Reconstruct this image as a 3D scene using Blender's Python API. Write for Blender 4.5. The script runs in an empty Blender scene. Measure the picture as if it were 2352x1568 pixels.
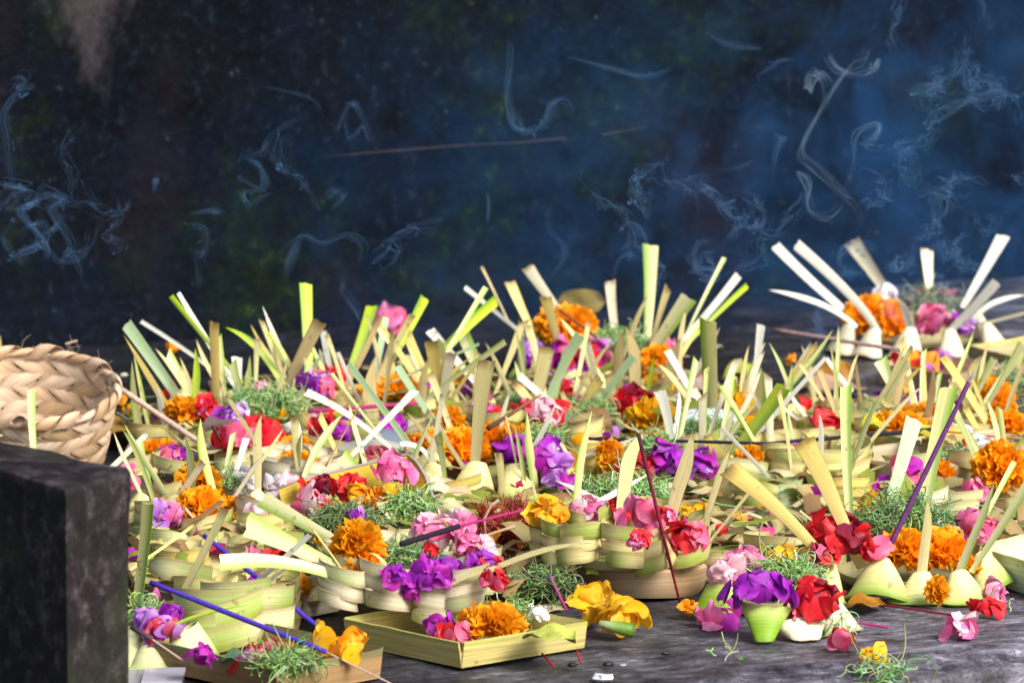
import bpy, math, random
import numpy as np
from mathutils import Vector, noise

random.seed(7)
rng = np.random.default_rng(7)
sc = bpy.context.scene
col = sc.collection

# ------------------------------------------------------------------ camera
F = 12307.0                      # focal length in units of the 2352-wide view
CAM = Vector((0.0, -4.5, 0.9))
TH = math.atan(0.1509)
FW = Vector((0, math.cos(TH), -math.sin(TH)))
UP = Vector((0, math.sin(TH), math.cos(TH)))
cd = bpy.data.cameras.new('camera')
cam = bpy.data.objects.new('camera', cd)
col.objects.link(cam)
cam.location = CAM
cam.rotation_euler = (math.pi / 2 - TH, 0, 0)
cd.sensor_width = 36.0
cd.lens = 36.0 * F / 2352.0
cd.clip_start = 0.1
cd.clip_end = 200.0
cd.dof.use_dof = True
cd.dof.focus_distance = 4.62
cd.dof.aperture_fstop = 13.0
sc.camera = cam

# ------------------------------------------------------------------ light
world = bpy.data.worlds.new('World')
sc.world = world
world.use_nodes = True
wn = world.node_tree.nodes
wl = world.node_tree.links
for n in list(wn):
    wn.remove(n)
SUN_DIR = Vector((0.62, -0.66, 0.80)).normalized()      # towards the sun
EL = math.asin(SUN_DIR.z)
AZ = math.atan2(SUN_DIR.x, SUN_DIR.y)
sky = wn.new('ShaderNodeTexSky')
sky.sky_type = 'NISHITA'
sky.sun_disc = False
sky.sun_elevation = EL
sky.sun_rotation = AZ
sky.air_density = 1.0
sky.dust_density = 3.0
bg = wn.new('ShaderNodeBackground')
bg.inputs['Strength'].default_value = 0.105
wo = wn.new('ShaderNodeOutputWorld')
wl.new(sky.outputs[0], bg.inputs['Color'])
wl.new(bg.outputs[0], wo.inputs['Surface'])
sd = bpy.data.lights.new('sun', 'SUN')
sd.energy = 3.2
sd.angle = math.radians(26)
sd.color = (1.0, 0.95, 0.87)
so = bpy.data.objects.new('sun', sd)
col.objects.link(so)
so.rotation_euler = SUN_DIR.to_track_quat('Z', 'Y').to_euler()
so.location = (2, -2, 3)
sc.view_settings.view_transform = 'Standard'
sc.view_settings.look = 'None'
sc.view_settings.exposure = 0.98
sc.view_settings.gamma = 1.0
sc.view_settings.use_curve_mapping = False
sc.render.engine = 'CYCLES'
sc.cycles.max_bounces = 6
sc.cycles.transparent_max_bounces = 16
sc.cycles.volume_bounces = 0
sc.cycles.volume_step_rate = 0.5
sc.cycles.volume_max_steps = 128
sc.cycles.use_denoising = True

# ------------------------------------------------------------------ helpers
def ray(u, v):
    return FW + Vector((1, 0, 0)) * ((u - 1176) / F) - UP * ((v - 784) / F)
def atZ(u, v, z=0.0):
    d = ray(u, v)
    return CAM + d * ((z - CAM.z) / d.z)
def atY(u, v, y):
    d = ray(u, v)
    return CAM + d * ((y - CAM.y) / d.y)
def scl(p):                       # metres per view unit at a point
    return (Vector(p) - CAM).dot(FW) / F
def lerp(a, b, t):
    return tuple(a[i] + (b[i] - a[i]) * t for i in range(len(a)))

LABELS = {}
def tag(o, label=None, cat=None, group=None, kind=None):
    if label:
        assert 4 <= len(label.split()) <= 16, label
        if label in LABELS:
            raise ValueError('label twice: ' + label)
        LABELS[label] = 1
        o['label'] = label
    if cat: o['category'] = cat
    if group: o['group'] = group
    if kind: o['kind'] = kind
    return o
def empty(name, loc):
    o = bpy.data.objects.new(name, None)
    o.location = loc
    o.empty_display_size = 0.02
    col.objects.link(o)
    return o

class MB:
    """collects verts, faces, colours and uvs into one mesh"""
    def __init__(s):
        s.v = []; s.f = []; s.c = []; s.uv = []
    def add(s, v, f, c, uv=None):
        n = len(s.v)
        s.v += [tuple(p) for p in v]
        s.f += [tuple(i + n for i in q) for q in f]
        s.c += list(c)
        s.uv += list(uv) if uv is not None else [(0.0, 0.0)] * len(v)
    def sheet(s, P, C, th=0.0, uv=None, edge=None):
        """P[m][n] points, C[m][n] colours; th>0 gives it two sides and a rim"""
        P = np.asarray(P, float); m, n = P.shape[:2]
        C = np.asarray(C, float)
        if uv is None:
            uv = [[(j / (n - 1), i / (m - 1)) for j in range(n)] for i in range(m)]
        idx = lambda i, j: i * n + j
        V = P.reshape(-1, 3); CC = C.reshape(-1, 3); UV = np.asarray(uv, float).reshape(-1, 2)
        q = [(idx(i, j), idx(i, j + 1), idx(i + 1, j + 1), idx(i + 1, j)) for i in range(m - 1) for j in range(n - 1)]
        if th > 0: s.sharp = True
        if th <= 0:
            s.add(V, q, [tuple(c) for c in CC], [tuple(c) for c in UV]); return
        du = np.gradient(P, axis=0); dv = np.gradient(P, axis=1)
        N = np.cross(du, dv); N /= (np.linalg.norm(N, axis=2, keepdims=True) + 1e-12)
        A = (P + N * th / 2).reshape(-1, 3); B = (P - N * th / 2).reshape(-1, 3)
        k = m * n
        f = [tuple(reversed(t)) for t in q] + [tuple(i + k for i in t) for t in q]
        ring = [idx(0, j) for j in range(n)] + [idx(i, n - 1) for i in range(1, m)] + [idx(m - 1, j) for j in range(n - 2, -1, -1)] + [idx(i, 0) for i in range(m - 2, 0, -1)]
        for a, b in zip(ring, ring[1:] + ring[:1]):
            f.append((a, b, b + k, a + k))
        s.add(np.vstack([A, B]), f, [tuple(c) for c in CC] * 2, [tuple(c) for c in UV] * 2)
    def tube(s, pts, rad, c, n=6, cap=True):
        pts = [Vector(p) for p in pts]
        m = len(pts)
        if not hasattr(rad, '__len__'): rad = [rad] * m
        if not isinstance(c, list): c = [c] * m
        V = []; CC = []; UV = []; f = []
        t = (pts[1] - pts[0]).normalized()
        a = t.orthogonal().normalized()
        for i in range(m):
            t = (pts[min(i + 1, m - 1)] - pts[max(i - 1, 0)]).normalized()
            a = (a - t * a.dot(t)).normalized()
            b = t.cross(a)
            for j in range(n):
                an = 2 * math.pi * j / n
                V.append(pts[i] + (a * math.cos(an) + b * math.sin(an)) * rad[i]); CC.append(c[i]); UV.append((j / n, i / m))
        for i in range(m - 1):
            for j in range(n):
                k = (j + 1) % n
                f.append((i * n + j, i * n + k, (i + 1) * n + k, (i + 1) * n + j))
        if cap:
            f.append(tuple(range(n - 1, -1, -1))); f.append(tuple((m - 1) * n + j for j in range(n)))
        s.add(V, f, CC, UV)
    def box(s, c, ax, ay, az, colr):
        c, ax, ay, az = Vector(c), Vector(ax), Vector(ay), Vector(az)
        V = [c + ax * x + ay * y + az * z for x in (-1, 1) for y in (-1, 1) for z in (-1, 1)]
        f = [(0, 1, 3, 2), (4, 6, 7, 5), (0, 4, 5, 1), (2, 3, 7, 6), (0, 2, 6, 4), (1, 5, 7, 3)]
        s.add(V, f, [colr] * 8)
    sharp = False
    def mesh(s, name, mat, smooth=True):
        me = bpy.data.meshes.new(name)
        me.from_pydata([tuple(p) for p in s.v], [], s.f)
        a = me.color_attributes.new('Col', 'FLOAT_COLOR', 'POINT')
        arr = np.ones((len(s.v), 4), 'f'); arr[:, :3] = np.asarray(s.c, 'f')
        a.data.foreach_set('color', arr.ravel())
        uvl = me.uv_layers.new(name='UVMap')
        li = np.empty(len(me.loops), 'i'); me.loops.foreach_get('vertex_index', li)
        uvl.data.foreach_set('uv', np.asarray(s.uv, 'f')[li].ravel())
        if smooth:
            me.polygons.foreach_set('use_smooth', [True] * len(me.polygons))
        me.materials.append(mat)
        me.update()
        if s.sharp and smooth: me.set_sharp_from_angle(angle=0.8)
        return me
    def build(s, name, mat, parent=None, smooth=True, loc=None):
        o = bpy.data.objects.new(name, s.mesh(name, mat, smooth))
        col.objects.link(o)
        if parent: o.parent = parent
        if loc is not None: o.location = loc
        return o

# ------------------------------------------------------------------ materials
def mat(name):
    m = bpy.data.materials.new(name); m.use_nodes = True
    nt = m.node_tree
    for n in list(nt.nodes): nt.nodes.remove(n)
    return m, nt, nt.nodes, nt.links
def nd(ns, t, **kw):
    n = ns.new(t)
    for k, v in kw.items():
        if k.startswith('i_'): n.inputs[k[2:].replace('_', ' ')].default_value = v
        else: setattr(n, k, v)
    return n
def ramp(ns, stops):
    r = ns.new('ShaderNodeValToRGB')
    e = r.color_ramp.elements
    while len(e) < len(stops): e.new(0.5)
    for i, (p, c) in enumerate(stops):
        e[i].position = p; e[i].color = (*c, 1) if len(c) == 3 else c
    return r
def mixc(ns, ls, fac, a, b, mode='MIX'):
    x = ns.new('ShaderNodeMix'); x.data_type = 'RGBA'; x.blend_type = mode
    for k, val in ((0, fac), (6, a), (7, b)):
        if hasattr(val, 'is_output') or hasattr(val, 'links'): ls.new(val, x.inputs[k])
        else: x.inputs[k].default_value = val if not isinstance(val, tuple) or len(val) == 4 else (*val, 1)
    return x.outputs[2]

def leafy(name, rough, trans, fibre=0.22, spots=True, bump=0.25, spec=0.4, us=70, vs=2.0, vmin=0.84):
    m, nt, ns, ls = mat(name)
    at = nd(ns, 'ShaderNodeAttribute', attribute_name='Col')
    uv = nd(ns, 'ShaderNodeUVMap')
    mp = nd(ns, 'ShaderNodeMapping'); mp.inputs['Scale'].default_value = (us, vs, 1)
    ls.new(uv.outputs[0], mp.inputs[0])
    oi = nd(ns, 'ShaderNodeObjectInfo')
    wv = nd(ns, 'ShaderNodeMath', operation='MULTIPLY'); wv.inputs[1].default_value = 50
    ls.new(oi.outputs['Random'], wv.inputs[0])
    n1 = nd(ns, 'ShaderNodeTexNoise', noise_dimensions='4D'); n1.inputs['Scale'].default_value = 1.0; n1.inputs['Detail'].default_value = 3
    ls.new(mp.outputs[0], n1.inputs['Vector']); ls.new(wv.outputs[0], n1.inputs['W'])
    mr = nd(ns, 'ShaderNodeMapRange'); mr.inputs[1].default_value = 0.3; mr.inputs[2].default_value = 0.7
    mr.inputs[3].default_value = 1 - fibre; mr.inputs[4].default_value = 1 + fibre * 0.6
    ls.new(n1.outputs[0], mr.inputs[0])
    c1 = mixc(ns, ls, 1.0, at.outputs['Color'], mr.outputs[0], 'MULTIPLY')
    rv = nd(ns, 'ShaderNodeMapRange'); rv.inputs[3].default_value = vmin; rv.inputs[4].default_value = 1.1
    ls.new(oi.outputs['Random'], rv.inputs[0])
    c1 = mixc(ns, ls, 1.0, c1, rv.outputs[0], 'MULTIPLY')
    if spots:
        tc = nd(ns, 'ShaderNodeTexCoord')
        n2 = nd(ns, 'ShaderNodeTexNoise'); n2.inputs['Scale'].default_value = 95; n2.inputs['Detail'].default_value = 2.5
        ls.new(tc.outputs['Object'], n2.inputs['Vector'])
        r2 = ramp(ns, [(0.66, (0, 0, 0)), (0.74, (1, 1, 1))]); ls.new(n2.outputs[0], r2.inputs[0])
        f2 = nd(ns, 'ShaderNodeMath', operation='MULTIPLY'); f2.inputs[1].default_value = 0.55
        ls.new(r2.outputs[0], f2.inputs[0])
        c1 = mixc(ns, ls, f2.outputs[0], c1, (0.22, 0.12, 0.05))
    b = nd(ns, 'ShaderNodeBsdfPrincipled'); b.inputs['Roughness'].default_value = rough
    b.inputs['Specular IOR Level'].default_value = spec
    ls.new(c1, b.inputs['Base Color'])
    bp = nd(ns, 'ShaderNodeBump'); bp.inputs['Strength'].default_value = bump; bp.inputs['Distance'].default_value = 0.0006
    ls.new(n1.outputs[0], bp.inputs['Height']); ls.new(bp.outputs[0], b.inputs['Normal'])
    tr = nd(ns, 'ShaderNodeBsdfTranslucent'); ls.new(c1, tr.inputs['Color'])
    mx = nd(ns, 'ShaderNodeMixShader'); mx.inputs[0].default_value = trans
    ls.new(b.outputs[0], mx.inputs[1]); ls.new(tr.outputs[0], mx.inputs[2])
    o = nd(ns, 'ShaderNodeOutputMaterial'); ls.new(mx.outputs[0], o.inputs[0])
    return m
M_LEAF = leafy('palm_leaf', 0.42, 0.3, fibre=0.3, bump=0.45)
M_DRY = leafy('dry_leaf', 0.6, 0.1, fibre=0.35, us=4, vs=60)
M_PETAL = leafy('petal', 0.5, 0.42, vmin=0.78, fibre=0.16, spots=False, bump=0.3, spec=0.3, us=9, vs=3)
M_SHRED = leafy('shredded_leaf', 0.5, 0.2, fibre=0.3, spots=False, bump=0.0)
M_STICK = leafy('incense', 0.85, 0.0, fibre=0.35, spots=False, bump=0.8, spec=0.15, us=6, vs=60)
M_WEAVE = leafy('woven_palm', 0.5, 0.08, fibre=0.38, spots=False, bump=0.6, us=16, vs=1.5)
M_GLOSS = leafy('plastic_wrap', 0.15, 0.1, fibre=0.1, spots=False, bump=0.2, spec=0.8)

def wall_mat():
    m, nt, ns, ls = mat('mossy_rock')
    tc = nd(ns, 'ShaderNodeTexCoord')
    def nz(scale, det=6, rough=0.6, dist=0.0, off=(0, 0, 0), stretch=(1, 1, 1)):
        mp = nd(ns, 'ShaderNodeMapping'); mp.inputs['Location'].default_value = off; mp.inputs['Scale'].default_value = stretch
        ls.new(tc.outputs['Object'], mp.inputs[0])
        n = nd(ns, 'ShaderNodeTexNoise'); n.inputs['Scale'].default_value = scale; n.inputs['Detail'].default_value = det
        n.inputs['Roughness'].default_value = rough; n.inputs['Distortion'].default_value = dist
        ls.new(mp.outputs[0], n.inputs['Vector']); return n
    fine = nz(90, 8, 0.75)
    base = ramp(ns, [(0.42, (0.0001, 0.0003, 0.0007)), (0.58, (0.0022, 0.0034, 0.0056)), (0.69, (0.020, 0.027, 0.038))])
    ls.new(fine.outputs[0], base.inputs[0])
    moss = nz(5.5, 6, 0.65, 0.6)
    rm = ramp(ns, [(0.5, (0, 0, 0)), (0.66, (1, 1, 1))]); ls.new(moss.outputs[0], rm.inputs[0])
    mf = nz(60, 6, 0.8, 0, (3, 1, 2))
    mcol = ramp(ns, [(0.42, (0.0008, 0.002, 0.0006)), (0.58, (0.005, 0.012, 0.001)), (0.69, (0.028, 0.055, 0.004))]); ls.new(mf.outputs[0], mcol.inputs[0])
    c = mixc(ns, ls, rm.outputs[0], base.outputs[0], mcol.outputs[0])
    mar = nz(4.5, 5, 0.6, 0.3, (9, 4, 1), (1, 1, 0.5))
    r3 = ramp(ns, [(0.55, (0, 0, 0)), (0.7, (0.8, 0.8, 0.8))]); ls.new(mar.outputs[0], r3.inputs[0])
    c = mixc(ns, ls, r3.outputs[0], c, mixc(ns, ls, fine.outputs[0], (0.0, 0.0, 0.0), (0.014, 0.008, 0.012)))
    # pale mineral run-off staining, upper left, with a shape of its own
    sx = nd(ns, 'ShaderNodeSeparateXYZ'); ls.new(tc.outputs['Object'], sx.inputs[0])
    def m2(op, a, b):
        x = nd(ns, 'ShaderNodeMath', operation=op)
        for k, q in enumerate((a, b)):
            if isinstance(q, (int, float)): x.inputs[k].default_value = q
            elif q is not None: ls.new(q, x.inputs[k])
        return x.outputs[0]
    st = nz(14, 6, 0.7, 0.4, (2, 7, 3), (1, 1, 0.45))
    dx = m2('ABSOLUTE', m2('SUBTRACT', sx.outputs['X'], STAIN[0]), None)
    wid = m2('MULTIPLY', m2('SUBTRACT', sx.outputs['Z'], STAIN[1]), 0.5)
    k = m2('SUBTRACT', m2('ADD', wid, m2('MULTIPLY', m2('SUBTRACT', st.outputs[0], 0.5), 0.16)), dx)
    kk = nd(ns, 'ShaderNodeMapRange'); kk.inputs[1].default_value = -0.01; kk.inputs[2].default_value = 0.035; kk.inputs[4].default_value = 0.75
    ls.new(k, kk.inputs[0])
    c = mixc(ns, ls, kk.outputs[0], c, mixc(ns, ls, fine.outputs[0], (0.004, 0.003, 0.004), (0.10, 0.085, 0.09)))
    # specks of lichen
    vo = nd(ns, 'ShaderNodeTexVoronoi'); vo.inputs['Scale'].default_value = 26
    ls.new(tc.outputs['Object'], vo.inputs['Vector'])
    wn_ = nd(ns, 'ShaderNodeSeparateColor'); ls.new(vo.outputs['Color'], wn_.inputs[0])
    sp = m2('MULTIPLY', m2('LESS_THAN', vo.outputs['Distance'], 0.06), m2('GREATER_THAN', wn_.outputs[0], 0.62))
    c = mixc(ns, ls, m2('MULTIPLY', sp, 0.1), c, (0.3, 0.28, 0.27))
    b = nd(ns, 'ShaderNodeBsdfPrincipled'); b.inputs['Roughness'].default_value = 0.8; b.inputs['Specular IOR Level'].default_value = 0.08
    ls.new(c, b.inputs['Base Color'])
    bp = nd(ns, 'ShaderNodeBump'); bp.inputs['Strength'].default_value = 0.8; bp.inputs['Distance'].default_value = 0.006
    ls.new(fine.outputs[0], bp.inputs['Height']); ls.new(bp.outputs[0], b.inputs['Normal'])
    o = nd(ns, 'ShaderNodeOutputMaterial'); ls.new(b.outputs[0], o.inputs[0])
    return m

def stone_mat(name, c0, c1, c2, rough=(0.35, 0.7), scale=1.0, moss=0.0, wet=None, spec=0.3):
    m, nt, ns, ls = mat(name)
    tc = nd(ns, 'ShaderNodeTexCoord')
    n1 = nd(ns, 'ShaderNodeTexNoise'); n1.inputs['Scale'].default_value = 12 * scale; n1.inputs['Detail'].default_value = 9; n1.inputs['Roughness'].default_value = 0.68
    n2 = nd(ns, 'ShaderNodeTexNoise'); n2.inputs['Scale'].default_value = 150 * scale; n2.inputs['Detail'].default_value = 5; n2.inputs['Roughness'].default_value = 0.7
    n3 = nd(ns, 'ShaderNodeTexNoise'); n3.inputs['Scale'].default_value = 3.2 * scale; n3.inputs['Detail'].default_value = 4
    for n in (n1, n2, n3): ls.new(tc.outputs['Object'], n.inputs['Vector'])
    r = ramp(ns, [(0.33, c0), (0.52, c1), (0.7, c2)]); ls.new(n1.outputs[0], r.inputs[0])
    r2 = ramp(ns, [(0.36, (0.35, 0.35, 0.38)), (0.5, (1, 1, 1)), (0.7, (1.0, 1.0, 1.0))]); ls.new(n2.outputs[0], r2.inputs[0])
    c = mixc(ns, ls, 0.85, r.outputs[0], r2.outputs[0], 'MULTIPLY')
    r4 = ramp(ns, [(0.67, (0, 0, 0)), (0.72, (1, 1, 1))]); ls.new(n2.outputs[0], r4.inputs[0])
    c = mixc(ns, ls, r4.outputs[0], c, lerp(c2, (0.5, 0.48, 0.5), 0.5))
    mps = nd(ns, 'ShaderNodeMapping'); mps.inputs['Scale'].default_value = (0.35, 1, 1); ls.new(tc.outputs['Object'], mps.inputs[0])
    n6 = nd(ns, 'ShaderNodeTexNoise'); n6.inputs['Scale'].default_value = 48 * scale; n6.inputs['Detail'].default_value = 8; n6.inputs['Roughness'].default_value = 0.8; n6.inputs['Distortion'].default_value = 0.6
    ls.new(mps.outputs[0], n6.inputs['Vector'])
    r6 = ramp(ns, [(0.38, (0.03, 0.03, 0.04)), (0.47, (0.55, 0.55, 0.56)), (0.56, (1, 1, 1)), (0.65, (2.3, 2.3, 2.4))]); ls.new(n6.outputs[0], r6.inputs[0])
    c = mixc(ns, ls, 0.8, c, r6.outputs[0], 'MULTIPLY')
    if moss:
        r5 = ramp(ns, [(0.5, (0, 0, 0)), (0.68, (moss, moss, moss))]); ls.new(n3.outputs[0], r5.inputs[0])
        c = mixc(ns, ls, r5.outputs[0], c, (0.022, 0.032, 0.008))
    if wet:
        sx = nd(ns, 'ShaderNodeSeparateXYZ'); ls.new(tc.outputs['Object'], sx.inputs[0])
        ad = nd(ns, 'ShaderNodeMath', operation='MULTIPLY_ADD'); ad.inputs[1].default_value = 0.9; ls.new(n3.outputs[0], ad.inputs[0])
        sb = nd(ns, 'ShaderNodeMath', operation='MULTIPLY_ADD'); sb.inputs[1].default_value = -1.0; sb.inputs[2].default_value = -wet[0]; ls.new(sx.outputs['Y'], sb.inputs[0])
        sb2 = nd(ns, 'ShaderNodeMath', operation='MULTIPLY_ADD'); sb2.inputs[1].default_value = 1.15; ls.new(sx.outputs['X'], sb2.inputs[0]); ls.new(sb.outputs[0], sb2.inputs[2])
        ls.new(sb2.outputs[0], ad.inputs[2])
        wr = nd(ns, 'ShaderNodeMapRange'); wr.inputs[1].default_value = 0.0; wr.inputs[2].default_value = wet[1]; wr.inputs[3].default_value = 0.10; wr.inputs[4].default_value = 1.0
        ls.new(ad.outputs[0], wr.inputs[0])
        c = mixc(ns, ls, 1.0, c, wr.outputs[0], 'MULTIPLY')
    b = nd(ns, 'ShaderNodeBsdfPrincipled'); ls.new(c, b.inputs['Base Color']); b.inputs['Specular IOR Level'].default_value = spec
    mr = nd(ns, 'ShaderNodeMapRange'); mr.inputs[1].default_value = 0.35; mr.inputs[2].default_value = 0.65; mr.inputs[3].default_value = rough[0]; mr.inputs[4].default_value = rough[1]
    ls.new(n3.outputs[0], mr.inputs[0]); ls.new(mr.outputs[0], b.inputs['Roughness'])
    b1 = nd(ns, 'ShaderNodeBump'); b1.inputs['Strength'].default_value = 0.9; b1.inputs['Distance'].default_value = 0.004
    ls.new(n1.outputs[0], b1.inputs['Height'])
    b2 = nd(ns, 'ShaderNodeBump'); b2.inputs['Strength'].default_value = 0.7; b2.inputs['Distance'].default_value = 0.0012
    ls.new(n2.outputs[0], b2.inputs['Height']); ls.new(b1.outputs[0], b2.inputs['Normal']); ls.new(b2.outputs[0], b.inputs['Normal'])
    o = nd(ns, 'ShaderNodeOutputMaterial'); ls.new(b.outputs[0], o.inputs[0])
    return m
M_LEDGE = stone_mat('wet_stone', (0.03, 0.027, 0.034), (0.145, 0.138, 0.172), (0.34, 0.325, 0.385), rough=(0.4, 0.65), scale=1.5, moss=0.35, wet=(1.6, 0.8), spec=0.2)
M_BLOCK = stone_mat('old_stone', (0.0015, 0.001, 0.001), (0.018, 0.011, 0.012), (0.10, 0.08, 0.09), rough=(0.5, 0.8), scale=3.8, moss=0.7)

# ------------------------------------------------------------------ large structure
def edge_pt(u, v):
    return atZ(u, v, 0.0)
WA = edge_pt(0, 800); WB = edge_pt(2352, 622)
wd = (WB - WA); wd.z = 0; wd.normalize()                   # along the wall
wnrm = Vector((wd.y, -wd.x, 0))                            # towards the camera
if wnrm.y > 0: wnrm = -wnrm
FE = edge_pt(2352, 1488)
depth_front = (FE - WA).dot(wnrm)
STAIN = (0.0, 0.0)
# stain position in the wall's own coordinates
def wall_hit(u, v):
    d = ray(u, v); t = (WA - CAM).dot(wnrm) / d.dot(wnrm)
    p = CAM + d * t
    return (p - WA).dot(wd), p.z
_s = wall_hit(232, 235)
STAIN = (_s[0], _s[1])
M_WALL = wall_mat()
def rough_grid(name, m, nx, ny, fn, kind=None):
    V = []; 
    for i in range(ny + 1):
        for j in range(nx + 1):
            V.append(fn(j / nx, i / ny))
    Fs = [(i * (nx + 1) + j, i * (nx + 1) + j + 1, (i + 1) * (nx + 1) + j + 1, (i + 1) * (nx + 1) + j) for i in range(ny) for j in range(nx)]
    me = bpy.data.meshes.new(name); me.from_pydata([tuple(p) for p in V], [], Fs)
    me.polygons.foreach_set('use_smooth', [True] * len(Fs)); me.materials.append(m)
    return me
# wall: object space X along, Z up, Y = out of the rock (negative towards the camera)
def wall_fn(a, b):
    x = -2.2 + 6.2 * a; z = -0.05 + 2.3 * b
    y = noise.fractal(Vector((x * 2.2, z * 2.6, 3)), 0.8, 2.1, 6) * 0.03 + noise.noise(Vector((x * 9, z * 9, 1))) * 0.006
    y += 0.05 * max(0, z) ** 1.2 + 0.03 * math.exp(-max(0, z) * 40) * -1
    return (x, y, z)
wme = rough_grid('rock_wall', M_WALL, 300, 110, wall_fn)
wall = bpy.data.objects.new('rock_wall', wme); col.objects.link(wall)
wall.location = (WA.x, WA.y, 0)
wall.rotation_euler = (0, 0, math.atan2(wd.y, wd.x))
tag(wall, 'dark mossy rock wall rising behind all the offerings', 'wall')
# ledge: object space x along wall, y from wall to front edge
DL = depth_front
def ledge_fn(a, b):
    x = -2.5 + 6.5 * a
    s = b * (DL + 0.35) - 0.15                 # distance from the wall
    n = noise.fractal(Vector((x * 6, s * 6, 0)), 0.8, 2.0, 7) * 0.0038
    front = s - DL + noise.noise(Vector((x * 4, 0, 5))) * 0.015
    y = s; z = n - 0.002
    if front > -0.03:
        t = (front + 0.03)
        z -= min(0.35, t * t * 9 + max(0, t - 0.04) * 3.2)
        y = s - max(0, t - 0.04) * 0.55
        z += noise.noise(Vector((x * 14, s * 14, 2))) * 0.007 + noise.noise(Vector((x * 40, s * 40, 2))) * 0.003
    return (x, -y, z)
lme = rough_grid('stone_ledge', M_LEDGE, 700, 300, ledge_fn)
ledge = bpy.data.objects.new('stone_ledge', lme); col.objects.link(ledge)
ledge.location = (WA.x, WA.y, 0); ledge.rotation_euler = wall.rotation_euler
tag(ledge, 'wet grey stone ledge under all the offerings', kind='structure')
g = rough_grid('ground', M_BLOCK, 2, 2, lambda a, b: (-30 + 60 * a, -30 + 60 * b, -0.36))
go = bpy.data.objects.new('ground', g); col.objects.link(go)
tag(go, 'dark ground below the stone ledge', kind='structure')

# cracks / drip ridge on the wall: a pale root lying along the rock
def wall_pt(u, v, out=0.004):
    a, z = wall_hit(u, v)
    y = wall_fn((a + 2.2) / 6.2, (z + 0.05) / 2.3)[1]
    return Vector((WA.x, WA.y, 0)) + wd * a - wnrm * y + Vector((0, 0, z)) + wnrm * out
mb = MB()
pts = [wall_pt(*p, 0.0012) for p in [(740, 362), (830, 352), (985, 342), (1080, 334), (1190, 328), (1290, 320), (1400, 310), (1510, 298)]]
mb.tube(pts, [0.0003, 0.0005, 0.0008, 0.0005, 0.0006, 0.0009, 0.0009, 0.0004], (0.06, 0.045, 0.045), 6)
tag(mb.build('dry_root', M_STICK), 'thin pale dry root lying slantwise along the dark wall', 'root')

# ------------------------------------------------------------------ stone block, left foreground
ZT = 0.215
P2 = atZ(150, 1126, ZT); P1 = atZ(293, 1076, ZT); P0 = atZ(-40, 1000, ZT); P3 = atZ(-120, 1040, ZT)
mb = MB()
top = [P2, P1, P0, P3]
cen = sum(top, Vector()) / 4
def corner(k, f):                                  # rounded outline point
    i = k % 4
    a, b = top[i], top[(i + 1) % 4]
    return a + (b - a) * f
rings = []
prof = [(0.9, 0.0), (0.97, -0.0008), (1.0, -0.004), (1.005, -0.012)] + [(1.0 + 0.0 * i, -0.012 - 0.03 * i) for i in range(1, 18)]
NS = 14
for (sc_, dz) in prof:
    r_ = []
    for k in range(4):
        for j in range(NS):
            f = j / NS
            p = corner(k, f)
            q = cen + (p - cen) * sc_
            nn = noise.fractal(Vector((q.x * 30, q.y * 30, dz * 30)), 0.8, 2, 4) * 0.0025
            q = q + (q - cen).normalized() * nn
            r_.append(Vector((q.x, q.y, ZT + dz + nn * 0.5)))
    rings.append(r_)
n4 = 4 * NS
V = [p for r_ in rings for p in r_] + [Vector((cen.x, cen.y, ZT + 0.001))]
fs = [(i * n4 + (j + 1) % n4, i * n4 + j, (i + 1) * n4 + j, (i + 1) * n4 + (j + 1) % n4) for i in range(len(rings) - 1) for j in range(n4)]
fs += [(j, (j + 1) % n4, len(V) - 1) for j in range(n4)]
mb.add(V, fs, [(0.1, 0.1, 0.1)] * len(V))
blk = mb.build('stone_block', M_BLOCK)
blk.data.set_sharp_from_angle(angle=math.radians(28))
tag(blk, 'dark weathered stone block standing in the left foreground', 'stone')

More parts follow.
